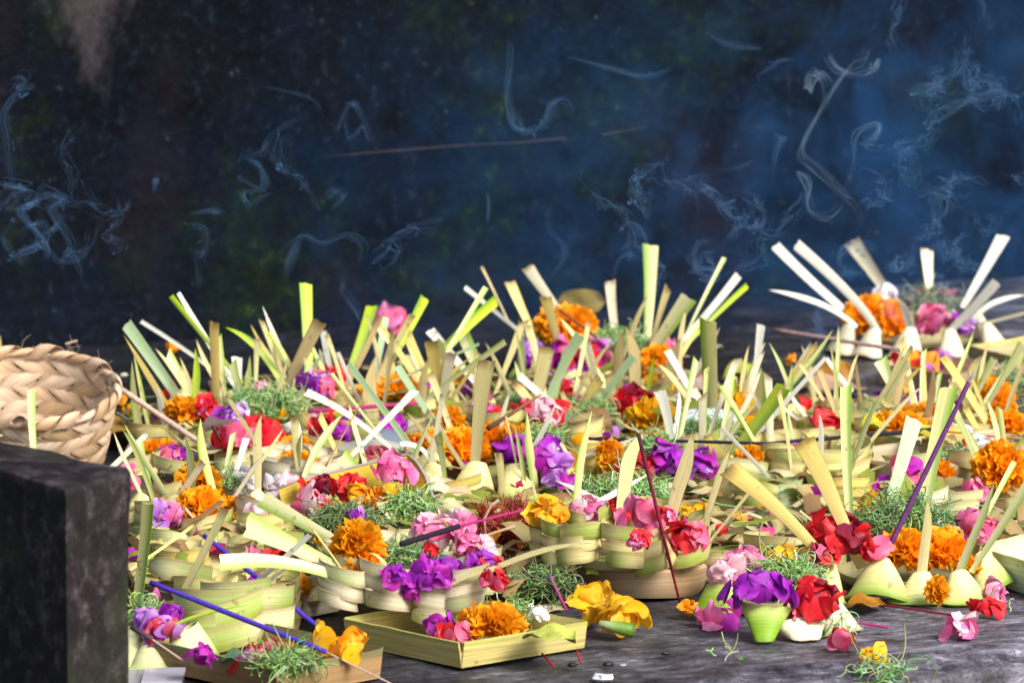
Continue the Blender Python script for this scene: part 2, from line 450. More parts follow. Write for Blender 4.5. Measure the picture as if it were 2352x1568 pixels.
# ------------------------------------------------------------------ leaf pieces
COLS = {
 'c': ((0.88, 0.80, 0.38), None), 'y': ((0.90, 0.74, 0.22), None), 't': ((0.82, 0.66, 0.31), None),
 'w': ((0.92, 0.93, 0.82), None), 'p': ((0.54, 0.74, 0.42), None), 's': ((0.84, 0.80, 0.58), None),
 'g': ((0.84, 0.82, 0.34), (0.26, 0.52, 0.01)), 'G': ((0.60, 0.78, 0.03), (0.24, 0.48, 0.005)), 'k': ((0.86, 0.86, 0.48), (0.42, 0.64, 0.07)),
}
BROWN = (0.24, 0.12, 0.04)
def blade_mesh(B, T, Mid, wb, wt, tip, ck, seed, camdir):
    r = random.Random(seed)
    base, side = COLS[ck]
    m = 11
    acr = [0.0, 0.05, 0.28, 0.5, 0.72, 0.95, 1.0]
    L = (T - B).length
    cpos = lambda t: (B * (1 - t) ** 2 + Mid * 2 * t * (1 - t) + T * t * t)
    yaw = r.uniform(-0.45, 0.45)
    chan = r.uniform(0.02, 0.11) * (1 if r.random() < 0.6 else -1)
    gs = r.random() < 0.5
    P = []; C = []
    for i in range(m):
        t = i / (m - 1)
        if i == 0: t0 = t
        p = cpos(t)
        tg = (cpos(min(1, t + 0.02)) - cpos(max(0, t - 0.02))).normalized()
        nrm = (-camdir); nrm = (nrm - tg * nrm.dot(tg)).normalized()
        sd_ = tg.cross(nrm).normalized()
        w = (wb + (wt - wb) * t ** 1.15) / math.cos(yaw)
        sd2 = sd_ * math.cos(yaw) + nrm * math.sin(yaw); nr2 = nrm * math.cos(yaw) - sd_ * math.sin(yaw)
        row = []; crow = []
        for a in acr:
            lat = (a - 0.5)
            off = Vector((0, 0, 0))
            ww = w
            if tip == 'pt' and t > 0.6:            # one edge cut down to a point
                k = (t - 0.6) / 0.4
                lim = 1 - k ** 1.5
                lat2 = (a * lim) - 0.5 if gs else (1 - (1 - a) * lim) - 0.5
                lat = lat2
            if tip == 'dg' and i == m - 1:
                off = tg * (0.9 * w * ((a - 0.5) if gs else (0.5 - a)))
            if tip == 'sq' and i == m - 1:
                off = tg * (0.18 * w * (a - 0.5) * (1 if gs else -1) + 0.05 * w * math.sin(a * 9 + seed))
            c2 = chan * ww * (1 - 4 * lat * lat) * (0.4 + 0.6 * (1 - t))
            row.append(p + sd2 * (lat * ww) + nr2 * c2 + off)
            cc = base
            if side:
                kk = a if gs else 1 - a
                cc = lerp(base, side, max(0, min(1, (kk - 0.45) * 2.2)))
            cc = lerp(cc, lerp(cc, (0.80, 0.80, 0.62), 0.5), 0.5 * (1 - t))
            if side is None and (a in (0.0, 1.0) or (i == m - 1)) and ck in 'cyts':
                cc = lerp(cc, BROWN, 0.85 if r.random() < 0.8 else 0.3)
            crow.append(cc)
        P.append([tuple(q) for q in row]); C.append(crow)
    return P, C

class Off: pass
OFF = {}
def offering(key, cu, cv, z, ru, label, cat='offering', tilt=(0, 0)):
    o = Off(); o.key = key
    o.loc = atZ(cu, cv, z); o.z = z; o.s = scl(o.loc); o.R = ru * o.s
    o.e = empty('leaf_offering', o.loc)
    tag(o.e, label, cat, 'palm leaf flower offerings heaped on the ledge')
    OFF[key] = o
    return o

def blade(o, bu, bv, tu, tv, wb, wt, tip, ck, mu=None, mv=None, zr=0.034, deep=True):
    B = atZ(bu, bv, o.z + zr)
    yb = max(o.loc.y - o.R * 1.0, min(o.loc.y + o.R * 1.0, B.y))
    B = atY(bu, bv, yb)
    out = (yb - o.loc.y) / max(o.R, 1e-4)
    T0 = atY(tu, tv, yb); L = (T0 - B).length
    r = random.Random(int(bu * 7 + tv * 13))
    ty = yb + L * (0.38 * out + r.uniform(-0.08, 0.08))
    T = atY(tu, tv, ty)
    if mu is None:
        mid = (B + T) / 2 + Vector((0, 0, 0.035 * L * r.uniform(-1, 1))) + Vector((0.04 * L * r.uniform(-1, 1), 0, 0))
    else:
        Mp = atY(mu, mv, (yb + ty) / 2)
        mid = Mp * 2 - (B + T) / 2
    if deep:
        B = B - (T - B).normalized() * min(0.012, 0.25 * L)
    s = scl((B + T) / 2)
    cdv = ((B + T) / 2 - CAM).normalized()
    P, C = blade_mesh(B - o.loc, T - o.loc, mid - o.loc, wb * s, wt * s, tip, ck, int(bu * 3 + tv * 5), cdv)
    mb = MB(); mb.sheet(P, C, 0.0005)
    mb.build('leaf_blade', M_LEAF, o.e)
    return B + (T - B).normalized() * 0.012

def cup(o, P, w_top, w_bot, h, green=0.6, outv=None, ck='c', phi=0.6, flat=0.75):
    """a leaf strip rolled into a cone, narrow at the top, its mouth turned out and down"""
    P = Vector(P)
    out = outv or Vector((P.x - o.loc.x, P.y - o.loc.y, 0))
    if out.length < 1e-5: out = Vector((0, -1, 0))
    out = out.normalized()
    tv = Vector((-out.y, out.x, 0))
    phi = phi * random.uniform(0.85, 1.15)
    Z = Vector((0, 0, 1))
    ax = -Z * math.cos(phi) + out * math.sin(phi)
    n1 = out * math.cos(phi) + Z * math.sin(phi)
    sk = random.uniform(-0.12, 0.12)
    m, n = 8, 17
    G = []; C = []
    for i in range(m):
        t = i / (m - 1)
        rr = (w_top + (w_bot - w_top) * t ** 0.9) / 2
        row = []; cr = []
        for j in range(n):
            a = (j / (n - 1) - 0.5) * 2 * 2.95
            q = P + ax * (h * t * (1 + 0.10 * (1 - math.cos(a)) * t)) + tv * (rr * math.sin(a) + sk * h * t) + n1 * (rr * flat * (math.cos(a) - 0.8))
            q.z = max(q.z, 0.001)
            row.append(tuple(q - o.loc))
            k = max(0, min(1, (t - 1 + green) / max(green, .01))) ** 1.5 if green else 0
            cc = lerp(COLS[ck][0], (0.24, 0.44, 0.02), min(1, k * (1.0 if green < 1 else 1.3) + (0.35 if green > 1 else 0)))
            if i == m - 1: cc = lerp(cc, (0.10, 0.18, 0.02) if green else BROWN, 0.5)
            cr.append(cc)
        G.append(row); C.append(cr)
    mb = MB(); mb.sheet(G, C, 0.0006, uv=[[(i / (m - 1), j / (n - 1)) for j in range(n)] for i in range(m)])
    mb.build('leaf_cup', M_LEAF, o.e)

def loops(o, P, width, nb=4, h=0.0135, outv=None, ck='c', green=0.3, drop=0.84):
    """one leaf folded back on itself into a stack of bands"""
    P = Vector(P)
    out = outv or Vector((P.x - o.loc.x, P.y - o.loc.y, 0))
    if out.length < 1e-5: out = Vector((0, -1, 0))
    out = out.normalized(); tv = Vector((-out.y, out.x, 0))
    r = random
    sgn = r.choice((-1, 1)); lean0 = sgn * r.uniform(0.02, 0.28)
    sh = r.uniform(-0.12, 0.12)
    for k in range(nb):
        rr = width / 2 * (1.04 - 0.045 * k) * r.uniform(0.95, 1.05)
        lean = lean0 + sgn * r.uniform(-0.10, 0.10)
        hk = h * r.uniform(0.88, 1.12)
        ce = P + Vector((0, 0, 0.003 - k * h * drop * r.uniform(0.92, 1.1))) + out * (-rr * 0.72 + 0.0006 * k) + tv * (sh * width * k * 0.5)
        m, n = 4, 17
        a_ = r.uniform(-0.25, 0.25); arc = r.uniform(1.75, 2.3)
        G = []; C = []
        for i in range(m):
            t = i / (m - 1) - 0.5
            row = []; cr = []
            for j in range(n):
                u_ = j / (n - 1)
                a = (u_ - 0.5) * 2 * arc + a_
                taper = 1 - 0.55 * max(0, (u_ if sgn > 0 else 1 - u_) - 0.72) / 0.28
                sq = 1 + 0.10 * math.cos(2 * a)
                q = ce + out * (rr * 0.85 * sq * math.cos(a)) + tv * (rr * sq * math.sin(a) * 1.08)
                q += Vector((0, 0, -t * hk * taper + lean * rr * math.sin(a) + 0.0025 * math.cos(a)))
                q += out * (-0.0022 * t)
                q.z = max(q.z, 0.001)
                row.append(tuple(q - o.loc))
                cc = COLS[ck][0]
                if k == 0 or k == nb - 1:
                    cc = lerp(cc, (0.30, 0.48, 0.04), min(1, green * 1.3 * max(0, math.sin(a * 1.3 + 0.8 + k))) * (0.4 + 0.6 * (t + .5)))
                if i in (0, m - 1) or j in (0, n - 1): cc = lerp(cc, (0.33, 0.18, 0.06), 0.5)
                cr.append(cc)
            G.append(row); C.append(cr)
        mb = MB(); mb.sheet(G, C, 0.0006, uv=[[(i / (m - 1) * 0.5 + k * .3, j / (n - 1)) for j in range(n)] for i in range(m)])
        mb.build('leaf_loop', M_LEAF, o.e)

def dish(o, r=0.72, h=0.012, ck=(0.45, 0.4, 0.2)):
    m, n = 5, 24
    prof = [(0.01, 0.001), (0.6, 0.0015), (0.95, 0.003), (1.0, h * 0.5), (1.03, h)]
    G = [[(math.cos(2 * math.pi * j / n) * o.R * r * a, math.sin(2 * math.pi * j / n) * o.R * r * a, zz) for j in range(n + 1)] for a, zz in prof]
    C = [[ck] * (n + 1)] * m
    mb = MB(); mb.sheet(G, C, 0.001)
    mb.build('leaf_dish', M_DRY, o.e)

def ring(o, style, tops, n, wtop=0.009, wbot=0.036, h=0.034, nb=4, green=0.55, ck='c', rr=1.0):
    """units at the blades' feet, then the rest of the ring filled in"""
    angs = []
    for p in tops:
        d = Vector((p.x - o.loc.x, p.y - o.loc.y, 0))
        if d.y > 0.35 * o.R: continue
        # keep the foot on the rim
        a = math.atan2(d.y, d.x)
        if any(abs((a - b + math.pi) % (2 * math.pi) - math.pi) < 0.16 for b in angs): continue
        angs.append(a)
        if style == 'cup': cup(o, p, wtop, wbot * random.uniform(0.9, 1.12), h, green, ck=ck)
        else: loops(o, p, wbot, nb, ck=ck, green=green)
    for k in range(n):
        a = 2 * math.pi * (k + random.uniform(-.15, .15)) / n
        if any(abs((a - b + math.pi) % (2 * math.pi) - math.pi) < 0.30 for b in angs): continue
        p = o.loc + Vector((math.cos(a) * o.R * 0.97 * rr, math.sin(a) * o.R * 0.97 * rr, h * random.uniform(0.9, 1.0)))
        if style == 'cup': cup(o, p, wtop, wbot * random.uniform(0.9, 1.12), h, green, ck=ck)
        else: loops(o, p, wbot, nb, ck=ck, green=green)

# ------------------------------------------------------------------ offerings
def build_off(key, cu, cv, z, ru, label, style, n, blades, **kw):
    o = offering(key, cu, cv, z, ru, label)
    tops = []
    for b in blades:
        tops.append(blade(o, *b))
    if style: ring(o, style, tops, n, **kw)
    dish(o)
    return o

# back row
build_off('Q', 2115, 792, 0, 168, 'pale offering far back on the right with blades fanned wide against the smoke', 'cup', 12, [
 (1952, 722, 1781, 564, 16, 22, 'sq', 'w'), (2005, 752, 1829, 561, 15, 24, 'sq', 'w', 1952, 676), (2039, 672, 1955, 553, 18, 38, 'sq', 's'),
 (2137, 672, 2129, 572, 16, 30, 'sq', 's'), (2222, 686, 2305, 541, 13, 30, 'sq', 'w'), (2184, 756, 2289, 648, 15, 24, 'sq', 'w'),
 (1946, 742, 1765, 673, 9, 15, 'pt', 'w', 1870, 692), (2092, 756, 2068, 684, 20, 13, 'pt', 'w'), (2255, 728, 2356, 684, 12, 12, 'pt', 'w', 2290, 692),
 (2270, 740, 2380, 712, 8, 8, 'sq', 's')], wtop=0.012, wbot=0.044, h=0.036, green=0.0, ck='s')
build_off('M', 1375, 880, 0, 165, 'offering at middle back topped with orange marigold, its blades tallest of all', 'cup', 13, [
 (1236, 790, 1171, 647, 12, 25, 'sq', 'y'), (1285, 715, 1212, 613, 15, 29, 'sq', 's'), (1292, 822, 1253, 681, 11, 27, 'sq', 'y'),
 (1415, 770, 1401, 645, 15, 25, 'sq', 's'), (1487, 752, 1494, 563, 17, 36, 'sq', 'g', 1493, 660), (1478, 836, 1582, 684, 18, 40, 'sq', 'k'),
 (1200, 905, 1200, 734, 18, 16, 'pt', 'p'), (1580, 762, 1664, 592, 6, 10, 'sq', 'k'), (1556, 792, 1696, 632, 12, 19, 'sq', 'w'),
 (1590, 778, 1716, 656, 9, 13, 'sq', 'G'), (1222, 784, 1068, 660, 8, 10, 'sq', 'w'), (1157, 716, 1106, 612, 4, 6, 'sq', 't')],
 wtop=0.009, wbot=0.036, h=0.034, green=0.5)
build_off('M2', 1480, 950, 0, 120, 'offering behind the middle with broad tan pointed blades standing upright', 'cup', 8, [
 (1418, 905, 1421, 754, 22, 26, 'pt', 't'), (1457, 914, 1452, 745, 26, 30, 'pt', 't'), (1536, 925, 1549, 772, 24, 30, 'pt', 't'),
 (1470, 978, 1508, 815, 10, 12, 'pt', 'G'), (1558, 992, 1592, 850, 26, 30, 'pt', 'g'),
 (1412, 997, 1400, 857, 15, 25, 'sq', 't'), (1400, 960, 1540, 880, 5, 7, 'sq', 'k'), (1380, 985, 1560, 905, 4, 6, 'sq', 'w')],
 wbot=0.03, h=0.03, green=0.3)
build_off('X2', 1270, 985, 0.0, 105, 'offering whose square cut cream blade leans beside a grey green one, centre', 'cup', 9, [
 (1236, 982, 1333, 768, 17, 26, 'sq', 'p', 1286, 857), (1213, 972, 1256, 797, 22, 37, 'sq', 'c'), (1342, 980, 1456, 817, 12, 20, 'sq', 'p'),
 (1286, 985, 1380, 868, 12, 24, 'sq', 'y'), (1410, 975, 1337, 862, 10, 18, 'sq', 'c'), (1302, 956, 1192, 862, 12, 17, 'sq', 'w'),
 (1286, 1012, 1186, 880, 8, 24, 'sq', 't'), (1312, 1085, 1305, 925, 24, 30, 'pt', 'k'), (1345, 1080, 1352, 935, 14, 20, 'pt', 'g'), (1345, 1030, 1290, 900, 8, 12, 'sq', 'c')],
 wbot=0.032, h=0.03, green=0.4)
build_off('L', 760, 960, 0, 120, 'offering left of centre with bright green square blades and a red flower', 'cup', 9, [
 (797, 866, 854, 703, 15, 26, 'sq', 'G'), (715, 980, 872, 728, 12, 14, 'sq', 't', 795, 885), (862, 860, 886, 728, 14, 16, 'sq', 'p'),
 (871, 874, 976, 684, 12, 22, 'sq', 'G'), (709, 866, 702, 651, 18, 29, 'sq', 'G'), (640, 938, 734, 738, 20, 33, 'sq', 't', 680, 845),
 (762, 868, 742, 760, 12, 14, 'sq', 'w'), (643, 1000, 748, 790, 10, 16, 'pt', 'p', 690, 895), (686, 1026, 736, 832, 14, 20, 'pt', 'c', 713, 905),
 (850, 900, 1100, 790, 5, 6, 'sq', 'p')], wbot=0.033, h=0.03, green=0.2, ck='y')
build_off('K', 570, 1005, 0, 135, 'offering on the left whose long blades fan out beside the woven basket', 'loop', 10, [
 (418, 926, 290, 744, 20, 27, 'sq', 'p'), (392, 965, 277, 770, 18, 12, 'pt', 'y', 352, 880), (546, 893, 324, 738, 8, 9, 'sq', 'w'),
 (540, 860, 393, 680, 9, 12, 'sq', 'G'), (546, 890, 410, 673, 14, 8, 'sq', 'w'), (501, 965, 492, 740, 17, 22, 'sq', 'y'),
 (441, 978, 458, 797, 17, 19, 'pt', 'G'), (632, 866, 523, 744, 12, 18, 'pt', 'G', 590, 798), (664, 850, 599, 704, 11, 9, 'pt', 'w'),
 (545, 1000, 584, 818, 17, 20, 'pt', 'g'), (621, 1052, 655, 814, 14, 17, 'pt', 'c'), (549, 905, 544, 820, 11, 25, 'sq', 'w'),
 (355, 1026, 311, 801, 9, 11, 'pt', 'g'), (334, 1060, 296, 828, 20, 14, 'pt', 'k'), (400, 1060, 352, 880, 20, 14, 'pt', 'w'),
 (660, 1000, 640, 930, 5, 10, 'pt', 'y')], wbot=0.036, nb=3, h=0.03, green=0.1)
build_off('X1', 880, 985, 0, 125, 'low offering with broad cream bands between the green blades and the orange marigolds', 'loop', 9, [
 (862, 1010, 842, 824, 32, 36, 'pt', 't'), (970, 975, 976, 815, 18, 20, 'pt', 't'),
 (960, 885, 1140, 690, 18, 24, 'sq', 'G', 1040, 782), (1032, 800, 1116, 660, 10, 13, 'sq', 'g'), (920, 960, 1160, 785, 6, 14, 'sq', 'k'),
 (935, 1000, 958, 905, 26, 26, 'pt', 'g'), (820, 1048, 840, 975, 20, 18, 'pt', 'g')],
 wbot=0.045, nb=2, h=0.026, green=0.1)
build_off('X6', 1060, 965, 0.0, 95, 'offering hidden behind the orange marigolds with yellow and white crossing blades', 'cup', 7, [
 (1043, 980, 990, 784, 15, 31, 'sq', 'y', 1012, 891), (1088, 872, 987, 758, 14, 22, 'sq', 'w'), (1108, 858, 1062, 760, 26, 30, 'sq', 'k'),
 (1016, 995, 1036, 810, 9, 27, 'sq', 's', 1018, 915), (1060, 960, 1020, 830, 10, 14, 'sq', 'c'), (1010, 960, 1105, 820, 6, 10, 'sq', 'y')],
 wbot=0.03, h=0.028, green=0.2)
build_off('T1', 1680, 1000, 0, 110, 'offering right of centre with tall square blade edged green', 'cup', 8, [
 (1636, 978, 1626, 735, 30, 38, 'sq', 'g'), (1665, 976, 1692, 850, 26, 30, 'pt', 'g'), (1710, 922, 1748, 803, 18, 18, 'pt', 's'),
 (1732, 992, 1760, 846, 24, 26, 'pt', 'g'), (1780, 995, 1829, 836, 16, 18, 'pt', 'g'),],
 wbot=0.03, h=0.028, green=0.4)
build_off('T2', 1930, 1010, 0, 115, 'offering with thin bent tan blades in front of the brown oval leaf', 'loop', 8, [
 (1903, 944, 1833, 832, 8, 9, 'sq', 't', 1868, 880), (1927, 962, 1880, 845, 11, 14, 'sq', 't'), (1946, 884, 1898, 822, 11, 8, 'sq', 'w'),
 (1945, 890, 1968, 808, 5, 8, 'pt', 't'), (1986, 970, 1962, 828, 9, 10, 'pt', 't'), (1975, 960, 1940, 890, 7, 9, 'sq', 's'),
 (1865, 985, 1790, 930, 6, 8, 'sq', 'w'), (1880, 1000, 1810, 900, 8, 9, 'sq', 'w'), (2040, 945, 1985, 905, 6, 4, 'sq', 'w'), (1830, 1010, 1976, 990, 18, 30, 'sq', 'G', 1900, 990)],
 wbot=0.035, nb=2, h=0.022, green=0.2)
build_off('P', 2130, 1030, 0, 135, 'offering of dry cream bands below the pale cream blades on the right', 'loop', 9, [
 (2058, 915, 2022, 826, 8, 34, 'sq', 'k'), (2051, 964, 2078, 839, 14, 18, 'pt', 't'), (2128, 984, 2153, 844, 16, 18, 'pt', 't'),
 (2303, 1033, 2166, 818, 15, 20, 'sq', 'y'), (2275, 977, 2218, 838, 8, 10, 'pt', 'y'), (2240, 928, 2263, 788, 10, 14, 'pt', 'c'),
 (2300, 982, 2356, 826, 8, 14, 'sq', 'c'), (2308, 1085, 2217, 935, 9, 15, 'sq', 'y'), (2262, 1115, 2198, 942, 6, 6, 'sq', 'y'),
 (2012, 968, 2018, 940, 14, 8, 'pt', 'w'), (2250, 980, 2180, 870, 7, 8, 'sq', 'c')], wbot=0.05, nb=2, h=0.024, green=0.0, ck='t')
build_off('U2', 1560, 1090, 0.01, 130, 'offering with purple and red flowers behind the tall dark red incense', 'cup', 11, [
 (1548, 1110, 1565, 985, 24, 22, 'pt', 's'), (1680, 1046, 1800, 888, 20, 36, 'sq', 'G', 1742, 968), (1688, 1072, 1618, 1004, 22, 28, 'sq', 'y'),
 (1620, 1186, 1684, 1002, 12, 15, 'pt', 'c'), (1400, 1092, 1415, 1000, 22, 22, 'pt', 'k'), (1330, 1050, 1460, 1005, 5, 5, 'sq', 'w'), (1640, 1132, 1717, 1016, 9, 8, 'pt', 's'), (1541, 1014, 1515, 898, 15, 27, 'sq', 'w', 1530, 945), (1722, 1016, 1896, 822, 12, 9, 'sq', 'w')],
 wbot=0.04, h=0.034, green=0.1)
build_off('O', 1865, 1120, 0.01, 130, 'offering of curled cream bands without flowers, behind the red flowers on the right', 'loop', 11, [
 (1847, 1190, 1657, 982, 8, 9, 'sq', 'w'), (1990, 1150, 1970, 1090, 10, 12, 'pt', 't')], wbot=0.046, nb=4, h=0.034, green=0.5)
build_off('R', 2345, 1170, 0, 100, 'offering at the right edge with orange marigold and a pink bud', 'cup', 9, [
 (2232, 1130, 2360, 1010, 14, 22, 'sq', 'k')], wbot=0.045, h=0.036, green=0.6)

# middle row
build_off('N', 1130, 1115, 0.012, 160, 'offering in the middle with orange marigolds beside deep purple petals', 'cup', 12, [
 (1093, 1060, 1118, 828, 22, 40, 'sq', 'c'), (990, 1062, 1018, 905, 10, 14, 'sq', 's'), (1033, 1210, 1005, 996, 4, 21, 'dg', 'k', 1018, 1070),
 (1133, 1272, 1145, 1040, 5, 19, 'sq', 'c', 1152, 1160), (1231, 1142, 1200, 948, 16, 22, 'pt', 'g'), (1214, 1192, 1184, 960, 8, 12, 'pt', 'g'),
 (1185, 1065, 1160, 950, 5, 5, 'sq', 'c'), (952, 1040, 800, 836, 13, 15, 'sq', 'p', 873, 930), (1018, 992, 913, 840, 12, 18, 'sq', 'p'), (985, 1068, 920, 1020, 8, 12, 'sq', 'w', 965, 1028)], wtop=0.018, wbot=0.056, h=0.044, green=0.75)
build_off('J', 450, 1200, 0.008, 115, 'cream offering on the left with an orange marigold between two pointed blades', 'cup', 10, [
 (443, 1188, 438, 1002, 12, 25, 'pt', 'k'), (500, 1157, 448, 966, 14, 27, 'pt', 'g'), (342, 1232, 467, 1060, 14, 16, 'sq', 's'),
 (366, 1190, 287, 983, 10, 14, 'pt', 'g', 322, 1060), (592, 1122, 587, 952, 15, 26, 'pt', 'c'), (376, 1130, 280, 976, 14, 12, 'pt', 'k'),
 (322, 1130, 256, 990, 9, 9, 'pt', 's'), (262, 1068, 338, 996, 12, 14, 'sq', 's'), (400, 1300, 475, 1205, 6, 8, 'sq', 'y'), (711, 1082, 790, 963, 12, 22, 'pt', 'k', 740, 1010)],
 wtop=0.014, wbot=0.036, h=0.03, green=0.0, ck='c')
build_off('X5', 690, 1150, 0.01, 105, 'offering of thin curled white rings left of the yellow lined tray', 'loop', 9, [], wbot=0.045, nb=2, h=0.034, green=0.0, ck='s')
build_off('U', 870, 1170, 0.0, 130, 'offering beside the yellow lined tray with one long cream green blade falling right', 'loop', 8, [
 (935, 1240, 785, 1045, 11, 34, 'sq', 'k'), (900, 1036, 761, 857, 5, 9, 'sq', 'k'), (900, 1034, 703, 900, 9, 18, 'sq', 'w', 800, 952), (930, 1046, 730, 1048, 10, 18, 'sq', 'w', 850, 1015), (945, 1170, 855, 1030, 14, 2, 'sq', 't'), (905, 1120, 832, 1040, 7, 3, 'sq', 't'), (978, 1190, 866, 1034, 14, 3, 'pt', 'c', 910, 1120)], wbot=0.05, nb=2, h=0.03, green=0.7)

# front row
build_off('A', 2075, 1338, 0, 205, 'large offering at front right in green edged leaf cups with red, green and orange filling', 'cup', 13, [
 (1897, 1292, 1672, 1075, 20, 46, 'sq', 'y', 1790, 1172), (1968, 1277, 1845, 1010, 24, 52, 'sq', 'y', 1900, 1118), (2118, 1312, 2140, 1140, 25, 20, 'pt', 'c'),
 (2207, 1308, 2294, 1108, 20, 18, 'pt', 'k'), (2245, 1290, 2375, 1090, 12, 26, 'sq', 'k'), (1952, 1176, 1943, 886, 18, 27, 'sq', 'g'),
 (2048, 1140, 2100, 962, 24, 40, 'sq', 'p', 2078, 1040), (2125, 1155, 2180, 890, 28, 40, 'sq', 'g'), (2262, 1190, 2330, 1060, 9, 14, 'sq', 'g')],
 wtop=0.015, wbot=0.060, h=0.037, green=0.75)
build_off('C', 1425, 1292, 0.026, 200, 'large offering of stacked leaf bands raised on a dry stem section, middle front', 'loop', 12, [
 (1321, 1190, 1348, 940, 11, 24, 'pt', 'g', 1330, 1090), (1428, 1196, 1461, 984, 26, 42, 'pt', 'c', 1440, 1080), (1540, 1220, 1610, 1002, 24, 42, 'pt', 'c', 1565, 1100),
 (1610, 1217, 1670, 1022, 12, 20, 'pt', 'c'), (1650, 1218, 1745, 1100, 6, 9, 'sq', 'c'), (1240, 1190, 1218, 1100, 8, 8, 'pt', 'g'),
 (1375, 1150, 1274, 1099, 17, 6, 'pt', 'w'), (1378, 1150, 1490, 1084, 17, 6, 'pt', 'w')],
 wbot=0.038, nb=3, h=0.034, green=0.9)
build_off('D', 945, 1375, 0.022, 200, 'large offering of stacked bands with pink and orange flowers lying over the front tray', 'loop', 13, [
 (785, 1305, 566, 1202, 16, 58, 'sq', 'k'), (796, 1252, 602, 1146, 14, 42, 'sq', 'k'), (762, 1326, 505, 1292, 20, 38, 'sq', 'k', 640, 1290),
 (1091, 1330, 1365, 1240, 14, 12, 'pt', 'c', 1225, 1270), (878, 1335, 845, 1270, 14, 4, 'pt', 'c', 880, 1290), (1010, 1362, 1150, 1305, 8, 14, 'sq', 'c', 1080, 1320),
 (800, 1330, 690, 1180, 3, 6, 'pt', 'y')], wbot=0.040, nb=3, h=0.036, green=0.5, ck='s')
build_off('B', 1775, 1400, 0, 125, 'small low offering on the bare stone with green and white leaf cones', None, 0, [])
oB = OFF['B']
for (u, v, z_, dx, dy, w0, w1, h_, gr, ck, ph_) in [(1652, 1342, 0.028, -0.6, -0.8, 0.030, 0.046, 0.030, 1.35, 'g', 0.75), (1762, 1392, 0.028, 0.02, -1, 0.043, 0.012, 0.030, 1.35, 'g', 0.50),
      (1845, 1420, 0.016, 0.35, -0.95, 0.046, 0.018, 0.022, 0, 's', 0.7), (1915, 1378, 0.026, 0.7, -0.7, 0.018, 0.046, 0.030, 0, 's', 0.6), (1850, 1300, 0.03, 0.9, 0.4, 0.016, 0.036, 0.03, 0.6, 'c', .5), (1700, 1300, 0.03, -0.6, 0.8, 0.016, 0.036, 0.03, 0.6, 'c', .5)]:
    cup(oB, atZ(u, v, z_), w0, w1, h_, gr, outv=Vector((dx, dy, 0)), ck=ck, phi=ph_, flat=0.5)
build_off('I', 545, 1440, 0.0, 130, 'cream offering of wide folded bands crossed by two white narrow blades, front left', 'loop', 10, [
 (517, 1391, 711, 1228, 12, 12, 'sq', 'w'), (560, 1375, 686, 1278, 6, 9, 'pt', 'w'), (393, 1409, 517, 1168, 14, 20, 'sq', 'c'),
 (306, 1445, 340, 1156, 20, 27, 'sq', 'g'), (325, 1290, 445, 1205, 6, 7, 'sq', 'y')], wbot=0.058, nb=4, h=0.034, green=0.4)
oI = OFF['I']
for (u, v, z_, an, w, nb_, h_) in [(455, 1395, 0.040, -2.0, 0.060, 2, 0.024), (560, 1370, 0.045, -1.2, 0.055, 3, 0.020), (640, 1385, 0.038, -0.8, 0.05, 3, 0.020), (500, 1430, 0.028, -1.6, 0.07, 2, 0.022), (440, 1330, 0.04, -1.0, 0.05, 1, 0.02)]:
    loops(oI, atZ(u, v, z_), w, nb_, h=h_, outv=Vector((math.cos(an), math.sin(an), 0)), ck='k', green=0.9)
build_off('H', 372, 1518, 0, 82, 'small offering with red and lilac petals next to the stone block', 'cup', 7, [
 (352, 1470, 575, 1393, 8, 10, 'pt', 'G', 450, 1415)], wtop=0.02, wbot=0.042, h=0.032, green=0.5, ck='k')
build_off('I2', 470, 1330, 0.0, 110, 'flattened offering of loose cream strips behind the lower blue incense stick', 'loop', 8, [], wbot=0.05, nb=2, h=0.02, green=0.5)
build_off('Z1', 1760, 1190, 0.0, 75, 'dried green offering of tight curls in the gap right of the banded offering', 'loop', 7, [], wbot=0.03, nb=3, h=0.026, green=0.9, ck='p')

# ------------------------------------------------------------------ trays
def tray(pL, pF, pR, h, label, colr, name='leaf_tray', inner=None, z=0.0, rim=None, lean=0.004):
    """rectangular tray from three base corners given in the view: left, front, right"""
    a, f, b = atZ(*pL, z), atZ(*pF, z), atZ(*pR, z)
    d = a + (b - f)
    e = empty(name, (a + f + b + d) / 4); tag(e, label, 'tray')
    L = e.location
    cs = [a, f, b, d]
    cen = L
    for k in range(4):
        p, q = cs[k] - L, cs[(k + 1) % 4] - L
        t = (q - p).normalized(); o_ = Vector((t.y, -t.x, 0))
        if o_.dot((p + q) / 2) < 0: o_ = -o_
        m, n = 4, 9
        G = []; C = []
        for i in range(m):
            for_ = i / (m - 1)
            row = []; cr = []
            for j in range(n):
                s_ = j / (n - 1)
                w_ = random.uniform(-1, 1) * 0.0003
                base = p + (q - p) * s_
                row.append(tuple(base + o_ * (lean * for_ + w_ - 0.0008) + Vector((0, 0, h * for_ + (w_ * 2 if i == m - 1 else 0)))))
                cr.append(lerp(colr, rim or (0.3, 0.4, 0.15), 0.7 if i == m - 1 else 0.0))
            G.append(row); C.append(cr)
        mb = MB(); mb.sheet(G, C, 0.0016, uv=[[(j / (n - 1) * 0.4 + k, i / (m - 1) * 0.12) for j in range(n)] for i in range(m)])
        mb.build('tray_wall', M_DRY, e)
    mb = MB()
    mb.sheet([[tuple(a - L + Vector((0, 0, .002))), tuple(d - L + Vector((0, 0, .002)))], [tuple(f - L + Vector((0, 0, .002))), tuple(b - L + Vector((0, 0, .002)))]], [[inner or colr] * 2] * 2, 0.001)
    mb.build('tray_floor', M_DRY, e)
    return e
